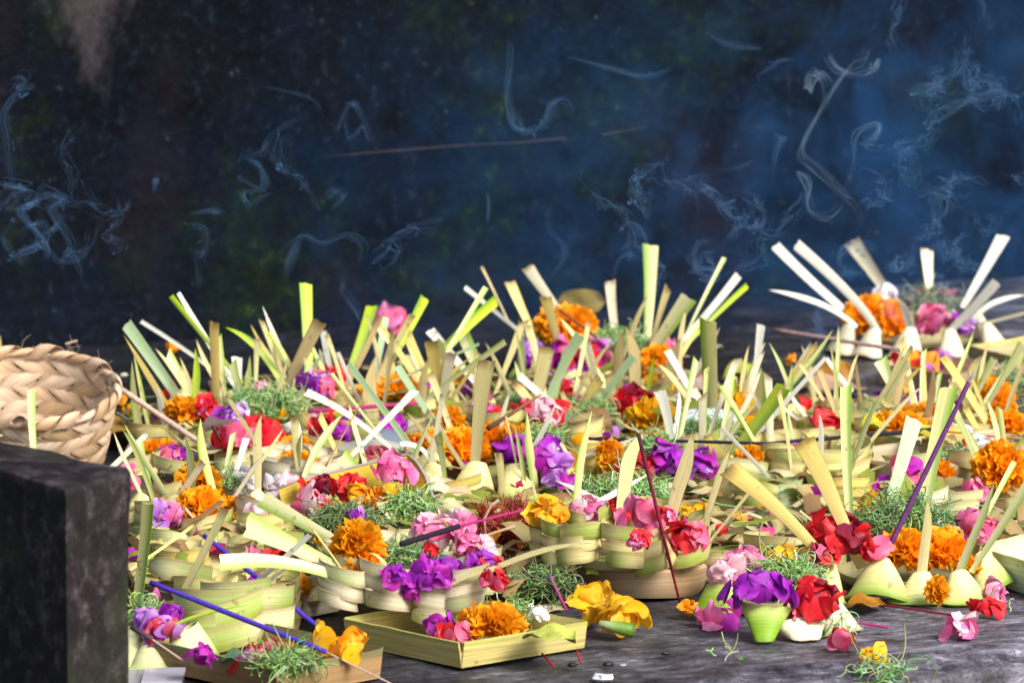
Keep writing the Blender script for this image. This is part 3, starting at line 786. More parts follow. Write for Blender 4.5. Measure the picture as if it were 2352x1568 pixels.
tray((797, 1477), (1060, 1533), (1342, 1486), 0.0215, 'square pale yellow leaf tray at the very front centre', (0.55, 0.47, 0.17), rim=(0.5, 0.5, 0.12))
tray((330, 1530), (640, 1600), (872, 1556), 0.024, 'brown leaf tray at front left crossed by blue incense', (0.36, 0.22, 0.10), rim=(0.12, 0.2, 0.08))
tray((2250, 1330), (2420, 1385), (2600, 1340), 0.030, 'pale green leaf tray cut off by the right edge', (0.6, 0.66, 0.45), rim=(0.4, 0.55, 0.2))
tray((2020, 880), (2190, 905), (2300, 882), 0.022, 'brown tray with red petals under the far offering', (0.42, 0.27, 0.17), rim=(0.4, 0.28, 0.18))
tray((2230, 855), (2330, 880), (2460, 860), 0.03, 'tan leaf tray at the far right edge behind the blades', (0.5, 0.42, 0.25), rim=(0.5, 0.45, 0.1))
tray((1560, 985), (1660, 1010), (1760, 990), 0.018, 'brown tray holding a printed white wrapper', (0.3, 0.17, 0.09))
tray((1905, 1130), (2050, 1160), (2260, 1135), 0.040, 'dry cream box of banana stem strips behind the front right offering', (0.52, 0.42, 0.28), rim=(0.6, 0.52, 0.38), lean=0.002)
tray((1985, 1060), (2150, 1082), (2290, 1062), 0.034, 'dry cream box with a pink petal on the right side', (0.55, 0.45, 0.30), rim=(0.65, 0.58, 0.42), lean=0.002)
tray((560, 1400), (690, 1420), (780, 1402), 0.024, 'small cream tray behind the blue incense with a single orange petal', (0.55, 0.47, 0.34), rim=(0.5, 0.42, 0.3))
tray((310, 1400), (400, 1425), (470, 1400), 0.024, 'narrow pinkish brown stem tray next to the stone block', (0.36, 0.24, 0.18), rim=(0.3, 0.2, 0.14))
# tilted tray, yellow inside with silver rim
e = empty('tilted_tray', atZ(850, 1200, 0.02)); tag(e, 'tilted tray with bright yellow lining and silver rim holding a pink flower', 'tray')
L = e.location
yb = L.y + 0.06
R_ = [(640, 1122), (682, 1104), (760, 1085), (850, 1063), (938, 1044), (958, 1062), (978, 1095), (992, 1135), (1010, 1182)]
m = []; c_ = []
bot = [(650, 1180), (700, 1170), (780, 1160), (860, 1150), (925, 1135), (935, 1150), (945, 1165), (960, 1185), (985, 1205)]
dys = [0.05, 0.055, 0.06, 0.065, 0.065, 0.05, 0.035, 0.015, -0.01]
rowT = [atY(*p, L.y + dy) - L for p, dy in zip(R_, dys)]; rowB = [atY(*p, L.y + dy - 0.012) - L for p, dy in zip(bot, dys)]
rowM = [(a + b) / 2 + Vector((0, 0.004, 0)) for a, b in zip(rowT, rowB)]
mb = MB(); mb.sheet([[tuple(p) for p in r_] for r_ in (rowB, rowM, rowT)], [[(0.62, 0.45, 0.03)] * 9] * 3, 0.002); mb.build('tray_wall', M_DRY, e)
mb = MB(); mb.tube(rowT, 0.0016, (0.42, 0.34, 0.33), 6); mb.build('tray_rim', M_GLOSS, e)
f2 = [(900, 1215), (940, 1207), (985, 1198), (1030, 1180)]
rT = [atY(u, v, L.y - 0.03) - L for u, v in f2]; rB = [atY(u, v + 30, L.y - 0.03) - L for u, v in f2]
mb = MB(); mb.sheet([[tuple(p) for p in rB], [tuple(p) for p in rT]], [[(0.6, 0.45, 0.05)] * 4] * 2, 0.002); mb.build('tray_wall', M_DRY, e)
# dried brown leaf wrap
e = empty('dried_leaf_wrap', atZ(1050, 1215, 0.0)); tag(e, 'pale brown dried leaf wrap pinned shut, under the central leaf cups', 'wrap'); L = e.location
A_ = [(985, 1092), (1030, 1100), (1068, 1112), (1104, 1160), (1092, 1190)]; B_ = [(1000, 1190), (1010, 1198), (1030, 1210), (1060, 1225), (1072, 1232)]
G = []
for k in range(6):
    t = k / 5
    G.append([tuple(atY(a[0] + (b[0] - a[0]) * t, a[1] + (b[1] - a[1]) * t, L.y + 0.03 - 0.035 * t + 0.008 * math.sin(j * 2.1 + k)) - L) for j, (a, b) in enumerate(zip(A_, B_))])
mb = MB(); mb.sheet(G, [[(0.52, 0.36, 0.22)] * 5] * 6, 0.0015); mb.build('leaf_fold', M_DRY, e)
G = [[tuple(atY(985 + 22 * j + 3 * k, 1092 + 6 * j * j * .8 + k * 16, L.y + 0.025 - 0.006 * k) - L) for j in range(5)] for k in range(3)]
mb = MB(); mb.sheet(G, [[(0.62, 0.47, 0.32)] * 5] * 3, 0.0012); mb.build('leaf_fold', M_DRY, e)
mb = MB(); mb.tube([atY(1020, 1161, L.y - 0.012) - L, atY(1046, 1149, L.y - 0.012) - L], 0.0006, (0.25, 0.25, 0.27), 6); mb.build('pin', M_GLOSS, e)
# banana stem section under the banded offering
e = empty('banana_stem', atZ(1480, 1350, 0)); tag(e, 'speckled brown curved stem section carrying the banded offering', 'stem base'); L = e.location; s_ = scl(L)
G = []; C = []
for i, (rr, zz) in enumerate([(0.86, 0.0005), (0.93, 0.006), (0.97, 0.014), (1.0, 0.024), (0.97, 0.026), (0.93, 0.018)]):
    G.append([(math.cos(a) * 150 * s_ * rr, math.sin(a) * 150 * s_ * rr, zz + 0.001 * math.sin(3 * a)) for a in np.linspace(0, 2 * math.pi, 40)])
    C.append([lerp((0.46, 0.30, 0.15), (0.6, 0.45, 0.28), 0.5 + 0.5 * math.sin(j * 0.7)) for j in range(40)])
mb = MB(); mb.sheet(G, C, 0.002); mb.build('stem_sheath', M_DRY, e)
mb = MB(); mb.sheet([[(math.cos(a) * 140 * s_ * r_, math.sin(a) * 140 * s_ * r_, 0.018) for a in np.linspace(0, 2 * math.pi, 24)] for r_ in (0.01, 0.98)], [[(0.3, 0.2, 0.1)] * 24] * 2, 0.001); mb.build('stem_core', M_DRY, e)

# ------------------------------------------------------------------ flowers
PC = {
 'red': ((0.75, 0.012, 0.02), (0.55, 0.004, 0.03)), 'pink': ((0.86, 0.20, 0.46), (0.80, 0.08, 0.30)), 'rose': ((0.80, 0.06, 0.20), (0.85, 0.25, 0.4)),
 'pale': ((0.90, 0.58, 0.66), (0.85, 0.35, 0.48)), 'purple': ((0.38, 0.015, 0.50), (0.22, 0.006, 0.32)), 'magenta': ((0.55, 0.02, 0.48), (0.42, 0.01, 0.4)),
 'lilac': ((0.56, 0.22, 0.74), (0.42, 0.06, 0.56)), 'white': ((0.86, 0.84, 0.86), (0.75, 0.62, 0.70)), 'yellow': ((0.95, 0.56, 0.01), (0.92, 0.42, 0.004)),
 'orange': ((0.98, 0.42, 0.004), (0.95, 0.27, 0.002)), 'dark': ((0.30, 0.004, 0.03), (0.2, 0.01, 0.05)), 'straw': ((.62, .52, .32), (.5, .4, .2)),
}
_pm = {}
def petal_mesh(cn, k):
    if (cn, k) in _pm: return _pm[(cn, k)]
    r = random.Random(k * 31 + 5)
    c0, c1 = PC[cn]
    m, n = 7, 7
    cupx = r.uniform(0.2, 0.9); bend = r.uniform(-0.5, 0.8); ph = r.uniform(0, 6); ruf = r.uniform(0.06, 0.16)
    G = []; C = []
    asym = r.uniform(-0.2, 0.2)
    for i in range(m):
        t = i / (m - 1)
        w = 0.16 + 0.95 * math.sin(math.pi * min(1, 0.06 + 0.80 * t ** 0.8)) * (1 - 0.35 * max(0, t - 0.8) / 0.2)
        row = []; cr = []
        for j in range(n):
            s = j / (n - 1) * 2 - 1
            x = s * w / 2 + asym * t * t
            y = t * (1 - 0.16 * s * s * t) + 0.04 * math.sin(4 * s + ph) * t
            z = cupx * x * x + bend * t * t * 0.5 + ruf * math.sin(5 * s + ph + 2 * t) * t * (0.3 + abs(s))
            row.append((x, y, z))
            cr.append(lerp(lerp(c1, c0, min(1, t * 1.6)), (0.95, 0.92, 0.9), (0.25 if cn in ('pink', 'pale', 'lilac', 'rose') else 0.05) * (t ** 3 if r.random() < .9 else 0)))
        G.append(row); C.append(cr)
    mb = MB(); mb.sheet(G, C)
    _pm[(cn, k)] = mb.mesh('petal', M_PETAL)
    return _pm[(cn, k)]

def place_petal(parent, loc, yax, nrm, size, cn, name='petal'):
    yax = yax.normalized(); nrm = (nrm - yax * nrm.dot(yax)).normalized(); xax = yax.cross(nrm)
    from mathutils import Matrix
    Mx = Matrix((xax, yax, nrm)).transposed().to_4x4()
    o = bpy.data.objects.new(name, petal_mesh(cn, random.randrange(6)))
    o.matrix_basis = Matrix.Translation(loc) @ Mx @ Matrix.Diagonal((size * random.uniform(0.85, 1.2), size, size, 1))
    if parent: o.parent = parent
    col.objects.link(o)
    return o

def rdir(up=0.0):
    while True:
        d = Vector((random.gauss(0, 1), random.gauss(0, 1), random.gauss(0, 1))).normalized()
        if d.z > up: return d

def bloom(u, v, w, h, cols, label, z=0.03, psize=None, name='flower', n=None, dens=1.0):
    """a loose head of petals; w, h in view units, z = height of its middle"""
    w *= 1.22; h *= 1.25
    c = atZ(u, v, z); s = scl(c)
    a, b = w * s / 2, h * s / 2
    e = empty(name, c - Vector((0, 0, b * 0.8))); tag(e, label, 'flower')
    off = Vector((0, 0, b * 0.8))
    ps = (psize * 1.12 if psize else max(24, min(50, 0.5 * w))) * s
    cols = cols.split()
    n = n or int(dens * (7 + 2.2 * (4 * a * b) / (ps * ps) + 5))
    n = min(n, 46)
    d0 = random.uniform(0, 6)
    for k in range(n):
        d = rdir(-0.25)
        if d.y > 0.3 and random.random() < 0.4: d.y = -d.y
        p = Vector((d.x * a * 0.82, d.y * a * 0.62, d.z * b * 0.78)) * random.uniform(0.5, 1.08)
        tang = rdir(-1); y = (tang - d * tang.dot(d)).normalized() * 0.9 + d * random.uniform(0.1, 0.9)
        nr = -d + rdir(-1) * 0.45
        ci = cols[int((0.5 + 0.5 * d.x) * len(cols) * 0.999)] if random.random() < 0.7 else random.choice(cols)
        place_petal(e, off + p - y.normalized() * ps * 0.4, y, nr, ps * random.uniform(0.75, 1.15), ci)
    return e

def marigold(u, v, w, label, z=0.032, cn='orange', squash=0.8, name='marigold', h=None):
    w *= 1.16
    if h: h *= 1.16
    c = atZ(u, v, z); s = scl(c); R = w * s / 2
    if h: squash = h / w
    c0, c1 = PC[cn]
    mb = MB(); r = random.Random(int(u * 3 + v))
    n = int(78 * (w / 90) ** 1.2); n = max(40, min(240, n))
    for k in range(n):
        zz = 1 - 1.45 * (k + 0.5) / n
        ph = k * 2.39996 + r.uniform(-.3, .3)
        rr = math.sqrt(max(0, 1 - zz * zz))
        d = Vector((rr * math.cos(ph), rr * math.sin(ph), zz)).normalized()
        tang = d.orthogonal().normalized(); bit = d.cross(tang)
        an = r.uniform(0, 6.28); xa = tang * math.cos(an) + bit * math.sin(an); ya = d + (bit * math.cos(an) - tang * math.sin(an)) * r.uniform(-0.1, 0.9); ya.normalize()
        xa = (xa - ya * xa.dot(ya)).normalized(); na = xa.cross(ya)
        ln = 0.0145 * r.uniform(0.8, 1.2) * min(1.2, max(0.7, w / 80)); wd_ = ln * r.uniform(0.75, 1.25)
        base = Vector((d.x * R, d.y * R, d.z * R * squash)) * r.uniform(0.8, 0.97) - ya * ln * 0.75
        f1, f2_ = r.uniform(0, 6), r.uniform(0.12, 0.26)
        G = []; C = []
        for i in range(4):
            t = i / 3
            row = []; cr = []
            for j in range(6):
                q = j / 5 * 2 - 1
                w2 = wd_ * (0.25 + 0.75 * t ** 0.7) / 2
                p = base + xa * (q * w2) + ya * (ln * t * (1 - 0.10 * q * q) + ln * 0.07 * math.sin(7 * q + f1) * t) + na * (ln * f2_ * math.sin(5.0 * q + f1) * t + ln * 0.25 * t * t)
                row.append(tuple(p)); cr.append(lerp(c1, c0, t) if t < 0.9 else lerp(c0, (0.95, 0.5, 0.03), 0.35))
            G.append(row); C.append(cr)
        mb.sheet(G, C)
    # calyx fills the middle
    V = []; fs = []
    for i in range(6):
        for j in range(8):
            a, b = math.pi * i / 5, 2 * math.pi * j / 8
            V.append(Vector((math.sin(a) * math.cos(b) * R * 0.7, math.sin(a) * math.sin(b) * R * 0.7, math.cos(a) * R * squash * 0.7)))
    for i in range(5):
        for j in range(8): fs.append((i * 8 + j, i * 8 + (j + 1) % 8, (i + 1) * 8 + (j + 1) % 8, (i + 1) * 8 + j))
    mb.add(V, fs, [lerp(c1, (0.35, 0.08, 0.0), 0.3)] * len(V))
    o = mb.build(name, M_PETAL, loc=c)
    tag(o, label, 'flower')
    return o

GREENS = [(0.22, 0.44, 0.10), (0.38, 0.60, 0.22), (0.12, 0.28, 0.05), (0.55, 0.72, 0.42), (0.44, 0.62, 0.18), (0.34, 0.55, 0.25)]
def shred(u, v, w, h, label, z=0.034, n=None, dull=0.0, name='shredded_leaf', lenf=1.0, pal=None):
    c = atZ(u, v, z); s = scl(c); a, b = w * s / 2, h * s / 2
    mb = MB(); n = int((n or (40 + w * h / 42)) * (1.0 if n and n < 50 else 1.7))
    pal = pal or GREENS
    for k in range(n):
        d = rdir(-0.5); rad = random.uniform(0.35, 1.0)
        p = Vector((d.x * a * rad * 0.92, d.y * a * rad * 0.6, max(d.z, -0.35) * b * rad * 0.85))
        dr = rdir(-1); dr.z *= 0.45; dr.normalize()
        ax = rdir(-1)
        ln = random.uniform(0.014, 0.036) * lenf * (0.7 + 0.3 * w / 150); sg = 10
        curl = random.gauss(0, 0.55) if random.random() < 0.5 else random.uniform(0.6, 1.25)
        pts = [p.copy()]
        for i in range(sg):
            from mathutils import Matrix
            dr = Matrix.Rotation(curl * random.uniform(.6, 1.4), 3, ax) @ dr
            dr += (Vector((0, 0, 0)) - pts[-1]) * 4.0 * (1 if (abs(pts[-1].x) > a or abs(pts[-1].y) > a * .8 or abs(pts[-1].z) > b) else 0)
            dr.normalize()
            pts.append(pts[-1] + dr * ln / sg * (0.7 if curl > 0.6 else 1))
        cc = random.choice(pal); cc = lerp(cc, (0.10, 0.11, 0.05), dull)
        cc = tuple(x * random.uniform(0.75, 1.2) for x in cc)
        mb.tube(pts, random.uniform(0.00035, 0.0007), cc, 3, False)
    o = mb.build(name, M_SHRED, loc=c)
    tag(o, label, kind='stuff')
    return o

# --- offering A (front right)
bloom(1928, 1235, 135, 105, 'red red dark', 'crumpled crimson flower in the large front right offering', z=0.050, psize=54)
bloom(1890, 1272, 66, 60, 'rose dark red', 'dark red folded petals at the left rim of the large front right offering', z=0.042)
bloom(2005, 1262, 62, 48, 'red red rose', 'bright red petal with pale tip between two cream blades', z=0.042, psize=46, n=9)
marigold(2078, 1268, 92, 'orange marigold left of the upright pointed blade, front right offering', z=0.030)
marigold(2160, 1272, 105, 'orange marigold right of the upright pointed blade, front right offering', z=0.028)
marigold(2222, 1302, 42, 'small orange marigold between two rim cups at far front right', z=0.024)
marigold(2152, 1360, 36, 'orange petals hanging down over the front right rim', z=0.014, h=60)
shred(2075, 1190, 240, 100, 'curly shredded green leaf heaped on the front right offering', z=0.05, n=420)
bloom(2245, 1215, 82, 105, 'pink pink rose', 'pink flower at the right side of the front right offering', z=0.045, psize=40)
bloom(2012, 1165, 90, 46, 'yellow orange', 'yellow orange petals at the back of the front right offering', z=0.04)
bloom(2275, 1360, 95, 36, 'pink pale pink', 'pink petals lying below the right rim of the large offering', z=0.008, psize=36, n=10)
# --- offering B
bloom(1665, 1318, 80, 75, 'pale pale pink', 'pale pink petals at the left of the low offering on bare stone', z=0.036)
bloom(1718, 1290, 95, 50, 'pink pale', 'soft pink petals behind the deep purple flower', z=0.036)
bloom(1742, 1358, 170, 98, 'purple purple purple', 'deep purple flower in the low offering on bare stone', z=0.040, psize=50)
bloom(1795, 1284, 75, 46, 'yellow yellow', 'yellow petals at the back of the low stone top offering', z=0.036)
shred(1808, 1312, 200, 48, 'shredded green leaf across the low offering on bare stone', z=0.030, n=230)
bloom(1875, 1378, 112, 98, 'red red dark', 'red flower at the right of the low offering on bare stone', z=0.030, psize=50)
bloom(1822, 1405, 70, 42, 'red rose', 'two red petals resting above the white leaf cone', z=0.02, n=6)
bloom(1650, 1418, 110, 26, 'pink magenta', 'purplish pink petals squashed under the green leaf cone', z=0.006, n=9)
# --- offering C
bloom(1262, 1182, 95, 75, 'yellow yellow orange', 'bright yellow flower at the left of the banded middle offering', z=0.070, psize=40)
bloom(1337, 1185, 72, 90, 'pale pale pink', 'pale pink rosette between yellow flower and red petals, middle offering', z=0.062, psize=40)
bloom(1385, 1172, 44, 44, 'lilac pale', 'little lilac petals beside the pale pink rosette', z=0.064)
bloom(1430, 1178, 90, 56, 'red rose', 'red petals behind the burnt tip blade of the middle offering', z=0.064)
bloom(1500, 1195, 150, 92, 'pink rose red pink', 'pink and red petals around the foot of the dark red incense', z=0.072, psize=46)
bloom(1580, 1238, 92, 92, 'red red rose', 'red petals spilling over the right rim of the banded offering', z=0.066, psize=50)
bloom(1592, 1182, 66, 38, 'yellow yellow', 'small yellow petals at the right of the banded middle offering', z=0.064)
shred(1430, 1130, 220, 66, 'shredded dark green leaf at the back of the banded middle offering', z=0.06, n=280)
# --- offering D
marigold(822, 1262, 86, 'orange marigold standing tall at the left of the front tray offering', z=0.07, cn='orange', h=100)
marigold(830, 1300, 66, 'deep orange marigold low at the left of the front tray offering', z=0.058)
shred(925, 1292, 150, 92, 'fresh green shredded leaf between the marigold and the pink petals', z=0.054, n=330)
bloom(1010, 1228, 140, 90, 'pink pale pink', 'big pale pink flower under the black and magenta incense', z=0.072, psize=42)
bloom(1090, 1262, 100, 76, 'pink pink pale', 'pink flower right of the incense in the front tray offering', z=0.066, psize=40)
bloom(1000, 1322, 130, 66, 'purple magenta purple', 'violet flower in the middle of the front tray offering', z=0.055, psize=42)
bloom(1108, 1300, 70, 66, 'magenta purple red', 'magenta and red petals at the right of the front tray offering', z=0.058)
bloom(940, 1362, 34, 92, 'purple magenta', 'purple petals trailing down over the front bands', z=0.042, psize=30, n=12)
bloom(985, 1268, 36, 26, 'red', 'small red petals beside the bright green shreds', z=0.065, n=7)
bloom(905, 1320, 60, 40, 'magenta purple', 'violet petals tucked beside the trailing purple ones', z=0.06, psize=36, n=14)
bloom(1140, 1335, 60, 46, 'rose red', 'crimson petals at the right end of the front tray offering', z=0.055, psize=36, n=14)
bloom(1060, 1195, 70, 46, 'pale pink', 'pale pink petals behind the magenta incense stem', z=0.075, psize=38, n=14)
bloom(1470, 1245, 50, 34, 'pink red', 'pink petals hanging over the front bands of the middle offering', z=0.068, psize=36, n=10)
# --- front tray
bloom(1010, 1442, 80, 34, 'magenta lilac purple', 'purple petals inside the square front tray', z=0.018, n=12)
bloom(1045, 1455, 90, 24, 'red rose', 'red petals at the front corner of the square tray', z=0.018, n=8)
marigold(1135, 1435, 110, 'orange marigold inside the square front tray', z=0.022, h=62)
marigold(1090, 1425, 52, 'small orange marigold at the corner of the square front tray', z=0.024, h=44)
shred(1175, 1405, 110, 34, 'shredded green leaf in the right half of the square tray', z=0.024, n=120)
bloom(1220, 1408, 90, 40, 'white white', 'white petals and rice at the right of the square tray', z=0.022, psize=22, n=26)
# --- yellow flowers on the stone
bloom(1348, 1383, 88, 84, 'yellow yellow', 'yellow flower lying on the stone right of the square tray', z=0.02, psize=54, n=16)
bloom(1425, 1412, 120, 90, 'yellow yellow yellow', 'large yellow flower with green calyx on the stone before the stem section', z=0.018, psize=58, n=24)
mb = MB(); c0 = atZ(1420, 1450, 0.012)
mb.tube([c0 + Vector((x, -0.012 + 0.1 * x, 0.006 - 0.25 * x)) for x in (-0.016, -0.009, 0.0, 0.008, 0.0125, 0.0126)], [0.0025, 0.0035, 0.0052, 0.0062, 0.0058, 0.003], [(0.5, 0.55, 0.3), (0.35, 0.48, 0.2), (0.20, 0.36, 0.05), (0.14, 0.28, 0.03), (0.08, 0.18, 0.02), (0.2, 0.3, 0.05)], 10)
tag(mb.build('flower_calyx', M_LEAF), 'striped green calyx of the fallen yellow flower on the stone', 'calyx')
# --- left front
bloom(375, 1448, 110, 70, 'lilac red rose', 'red and pink petals in the small offering beside the stone block', z=0.03)
bloom(335, 1425, 62, 50, 'lilac lilac', 'lilac petals touching the stone block', z=0.036)
bloom(392, 1410, 54, 40, 'purple purple', 'violet petals above the red ones beside the stone block', z=0.04)
shred(330, 1400, 62, 40, 'pale green shreds touching the stone block', z=0.04, n=70)
bloom(470, 1505, 78, 56, 'magenta magenta', 'single bright purple flower on the rim of the brown tray', z=0.03, psize=46, n=6)
bloom(620, 1500, 120, 26, 'rose red red', 'red petals inside the brown front left tray', z=0.022, n=11)
bloom(575, 1520, 90, 26, 'lilac pink red', 'pink and lilac petals inside the brown front left tray', z=0.02, n=9)
shred(660, 1518, 170, 40, 'shredded green leaf inside the brown front left tray', z=0.026, n=200)
bloom(778, 1472, 105, 42, 'yellow orange', 'large yellow petals at the back of the brown front left tray', z=0.026, psize=48, n=8)
bloom(790, 1502, 80, 30, 'orange yellow', 'yellow petals lying on the brown tray near its right corner', z=0.024, n=6)
bloom(640, 1330, 110, 70, 'red rose dark', 'dark red flower behind the blue incense sticks', z=0.03)
bloom(695, 1345, 40, 56, 'orange orange', 'single orange petal in the small cream tray', z=0.03, n=3, psize=46)
bloom(340, 1300, 80, 24, 'orange yellow', 'orange petals on white rice beside the stone block', z=0.02, n=7)
bloom(385, 1318, 60, 30, 'white white', 'small white petals by the lower blue incense stick', z=0.02, psize=18, n=22)
# --- left middle
marigold(455, 1118, 90, 'orange marigold between two blades at the left', z=0.04, h=80)
marigold(462, 1165, 84, 'orange marigold just above the cream cups at the left', z=0.036)
marigold(515, 1172, 60, 'half hidden orange marigold behind the leftmost cream cups', z=0.032)
bloom(385, 1185, 75, 66, 'lilac pink pink', 'pink and lilac flower left of the marigolds near the stone block', z=0.034)
bloom(560, 1112, 100, 62, 'white white', 'white rose at the foot of the pale incense stick', z=0.04, psize=48)
bloom(648, 1120, 80, 46, 'white pale', 'white petals behind the curled white rings', z=0.034)
shred(520, 1108, 60, 36, 'fine green tendrils beside the white rose', z=0.044, n=50)
bloom(605, 1200, 100, 66, 'pink pale rose', 'faded pink flower below the broad cream green blades', z=0.03)
bloom(715, 1165, 80, 80, 'rose red pale', 'faded red and pink flower left of the dull green shreds', z=0.04)
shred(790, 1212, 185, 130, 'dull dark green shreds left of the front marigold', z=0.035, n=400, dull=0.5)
bloom(300, 1120, 40, 130, 'pink rose', 'pink petals showing right beside the stone block', z=0.04)
bloom(625, 1290, 120, 46, 'pink red', 'pink and red petals under the long green white blade', z=0.02)
bloom(820, 1185, 50, 30, 'purple lilac', 'wilted violet flower on the dull green shreds', z=0.05, n=7)
# --- tilted tray contents
bloom(903, 1088, 92, 82, 'pink pink pink', 'large bright pink flower leaning in the tilted yellow tray', z=0.06, psize=40)
bloom(808, 1118, 56, 48, 'red red', 'red rose in the tilted yellow tray', z=0.05, psize=40)
bloom(738, 1120, 66, 46, 'red dark red', 'dark red rose behind the curled white rings', z=0.045, psize=38)
bloom(825, 1142, 66, 50, 'yellow orange', 'orange petals below the red rose in the tilted tray', z=0.045)
bloom(890, 1140, 66, 40, 'orange yellow', 'orange petals below the large pink flower', z=0.045)
shred(948, 1160, 110, 66, 'fresh green shreds in the corner of the tilted yellow tray', z=0.045, n=230)
# --- offering K / L
marigold(420, 948, 66, 'orange marigold beside the pale incense at the back left', z=0.045)
bloom(478, 950, 66, 72, 'pink red rose', 'pink and red flower just right of the back left marigold', z=0.045)
bloom(532, 962, 80, 60, 'purple white lilac', 'purple and white petals in the fan of the back left offering', z=0.045)
shred(615, 932, 200, 96, 'large heap of light green shreds in the back left offering', z=0.045, n=420)
bloom(540, 1010, 100, 62, 'red rose', 'red flower above the leaf bands at the back left', z=0.045, psize=44)
bloom(600, 1000, 86, 62, 'red red', 'round red flower between two pale blades at the left', z=0.045, psize=44)
marigold(678, 1040, 70, 'orange marigold above another at the left centre', z=0.045)
marigold(682, 1075, 72, 'orange marigold touching the curled white rings', z=0.038)
marigold(350, 1030, 34, 'tiny orange marigold right of the woven basket', z=0.03)
marigold(382, 1028, 30, 'second tiny orange marigold, a little right of the basket', z=0.03)
bloom(395, 1050, 66, 60, 'magenta rose purple', 'magenta flower in brown spotted bands at the left', z=0.04)
bloom(765, 872, 70, 66, 'red red', 'red flower behind the green square blades', z=0.045)
bloom(725, 890, 100, 62, 'purple lilac rose', 'purple and lilac flower beside the red one at the back left', z=0.045)
bloom(600, 895, 62, 36, 'pale pink', 'pale pink petals at the back of the light green shreds', z=0.045)
bloom(740, 985, 70, 66, 'rose pale red', 'pink and red flower right of the light green shreds', z=0.035)
bloom(775, 1000, 50, 60, 'magenta purple', 'purple flower standing behind a curved green leaf', z=0.03)
# --- X1
bloom(905, 985, 66, 56, 'magenta purple', 'magenta flower with green shreds below, left of the central marigolds', z=0.035)
marigold(905, 895, 100, 'flat orange marigold behind the broad cream bands', z=0.035, h=34)
marigold(850, 902, 50, 'small orange marigold at the left of the broad cream bands', z=0.035, h=34)
shred(905, 1025, 66, 44, 'green shreds under the magenta flower', z=0.03, n=90)
bloom(870, 1045, 56, 36, 'rose dark', 'dark pink petals behind the tilted yellow tray', z=0.03)
# --- N
marigold(985, 1040, 90, 'orange marigold at the left of the central offering', z=0.042)
marigold(1060, 1035, 100, 'large orange marigold at the foot of the big square cream blade', z=0.044)
marigold(1140, 1015, 80, 'orange marigold next to the deep purple petals, centre', z=0.044)
marigold(1185, 1000, 50, 'small orange marigold behind the purple petals, centre', z=0.055)
bloom(948, 1025, 40, 50, 'red red', 'red petals at the far left of the central offering', z=0.05, n=8)
bloom(1175, 1045, 90, 90, 'purple purple', 'deep purple flower behind the big central leaf cup', z=0.044, psize=40)
bloom(1250, 1060, 110, 110, 'magenta purple lilac', 'violet flower at the right of the central offering', z=0.045, psize=44)
bloom(1280, 1105, 66, 50, 'lilac magenta', 'light violet petals hanging right of the central leaf cup', z=0.03)
shred(1250, 1008, 100, 60, 'pale green shreds above the violet flower', z=0.055, n=150)
bloom(1120, 950, 60, 66, 'lilac red', 'lilac petals behind the big square cream blade', z=0.035)
marigold(1030, 965, 60, 'blurred orange marigold behind the central blades', z=0.035)
# --- X2 / M
marigold(1300, 752, 120, 'large orange marigold on top of the middle back offering', z=0.05, h=76)
marigold(1240, 768, 44, 'small orange marigold at the left of the middle back offering', z=0.04)
bloom(1220, 818, 70, 80, 'purple lilac', 'violet flower at the left of the middle back offering', z=0.035, psize=34)
bloom(1305, 825, 80, 84, 'magenta pink red', 'magenta and pink flower in the middle back offering', z=0.035)
bloom(1360, 828, 70, 80, 'purple red rose', 'purple and red flower at the right of the middle back offering', z=0.035)
bloom(1375, 798, 60, 34, 'lilac pink', 'lilac petals on the green shreds of the middle back offering', z=0.045, n=8)
shred(1420, 785, 180, 56, 'green shreds at the right of the middle back offering', z=0.04, n=220)
bloom(1520, 800, 56, 66, 'rose pink', 'rose pink flower between tan blades and white blade at the back', z=0.035)
marigold(1515, 838, 80, 'orange marigold behind the broad tan pointed blades', z=0.035)
bloom(1210, 955, 66, 66, 'red rose', 'red flower behind the leaning square blade', z=0.035)
bloom(1262, 968, 80, 92, 'pink pale red', 'pink and red flower between two leaning blades, centre', z=0.035)
bloom(1295, 900, 44, 56, 'red red', 'small red flower in front of the green leaf cup at middle back', z=0.03)
shred(1200, 925, 80, 50, 'green shreds behind the central blades', z=0.035, n=100)
shred(1370, 945, 110, 60, 'sparse green shreds before the middle back offering', z=0.03, n=120)
bloom(1465, 930, 90, 76, 'red red dark', 'dark red flower left of the yellow marigold', z=0.035, psize=36)
marigold(1500, 965, 92, 'yellow orange marigold in the centre right beside a white blade', z=0.035, cn='yellow')
marigold(1400, 1035, 46, 'orange marigold behind the burnt tip blade', z=0.045)
marigold(1395, 1065, 36, 'small orange marigold low behind the burnt tip blade', z=0.035)
# --- T1, U2
shred(1620, 988, 150, 46, 'green shreds at the foot of the tall green edged blade', z=0.04, n=220)
marigold(1690, 940, 60, 'yellow orange marigold behind the green pointed blades', z=0.035, cn='yellow', h=96)
marigold(1655, 972, 40, 'small orange marigold beside the white wrapper', z=0.035)
bloom(1745, 985, 36, 50, 'magenta purple', 'magenta flower right of the bright green blade', z=0.035)
bloom(1460, 1070, 80, 66, 'red dark', 'red flower left of the violet one behind the incense', z=0.05, psize=40)
bloom(1535, 1065, 90, 90, 'magenta lilac purple', 'violet and lilac flower behind the dark red incense', z=0.05, psize=42)
bloom(1610, 1075, 80, 90, 'lilac purple magenta', 'lilac flower right of the pointed cream blade', z=0.045, psize=40)
shred(1500, 1025, 110, 44, 'green shreds above the violet flower behind the incense', z=0.055, n=130)
marigold(1720, 1050, 50, 'orange marigold seen through the curled bands', z=0.045)
shred(1480, 1150, 130, 46, 'fine green shreds behind the pink petals of the banded offering', z=0.05, n=140)
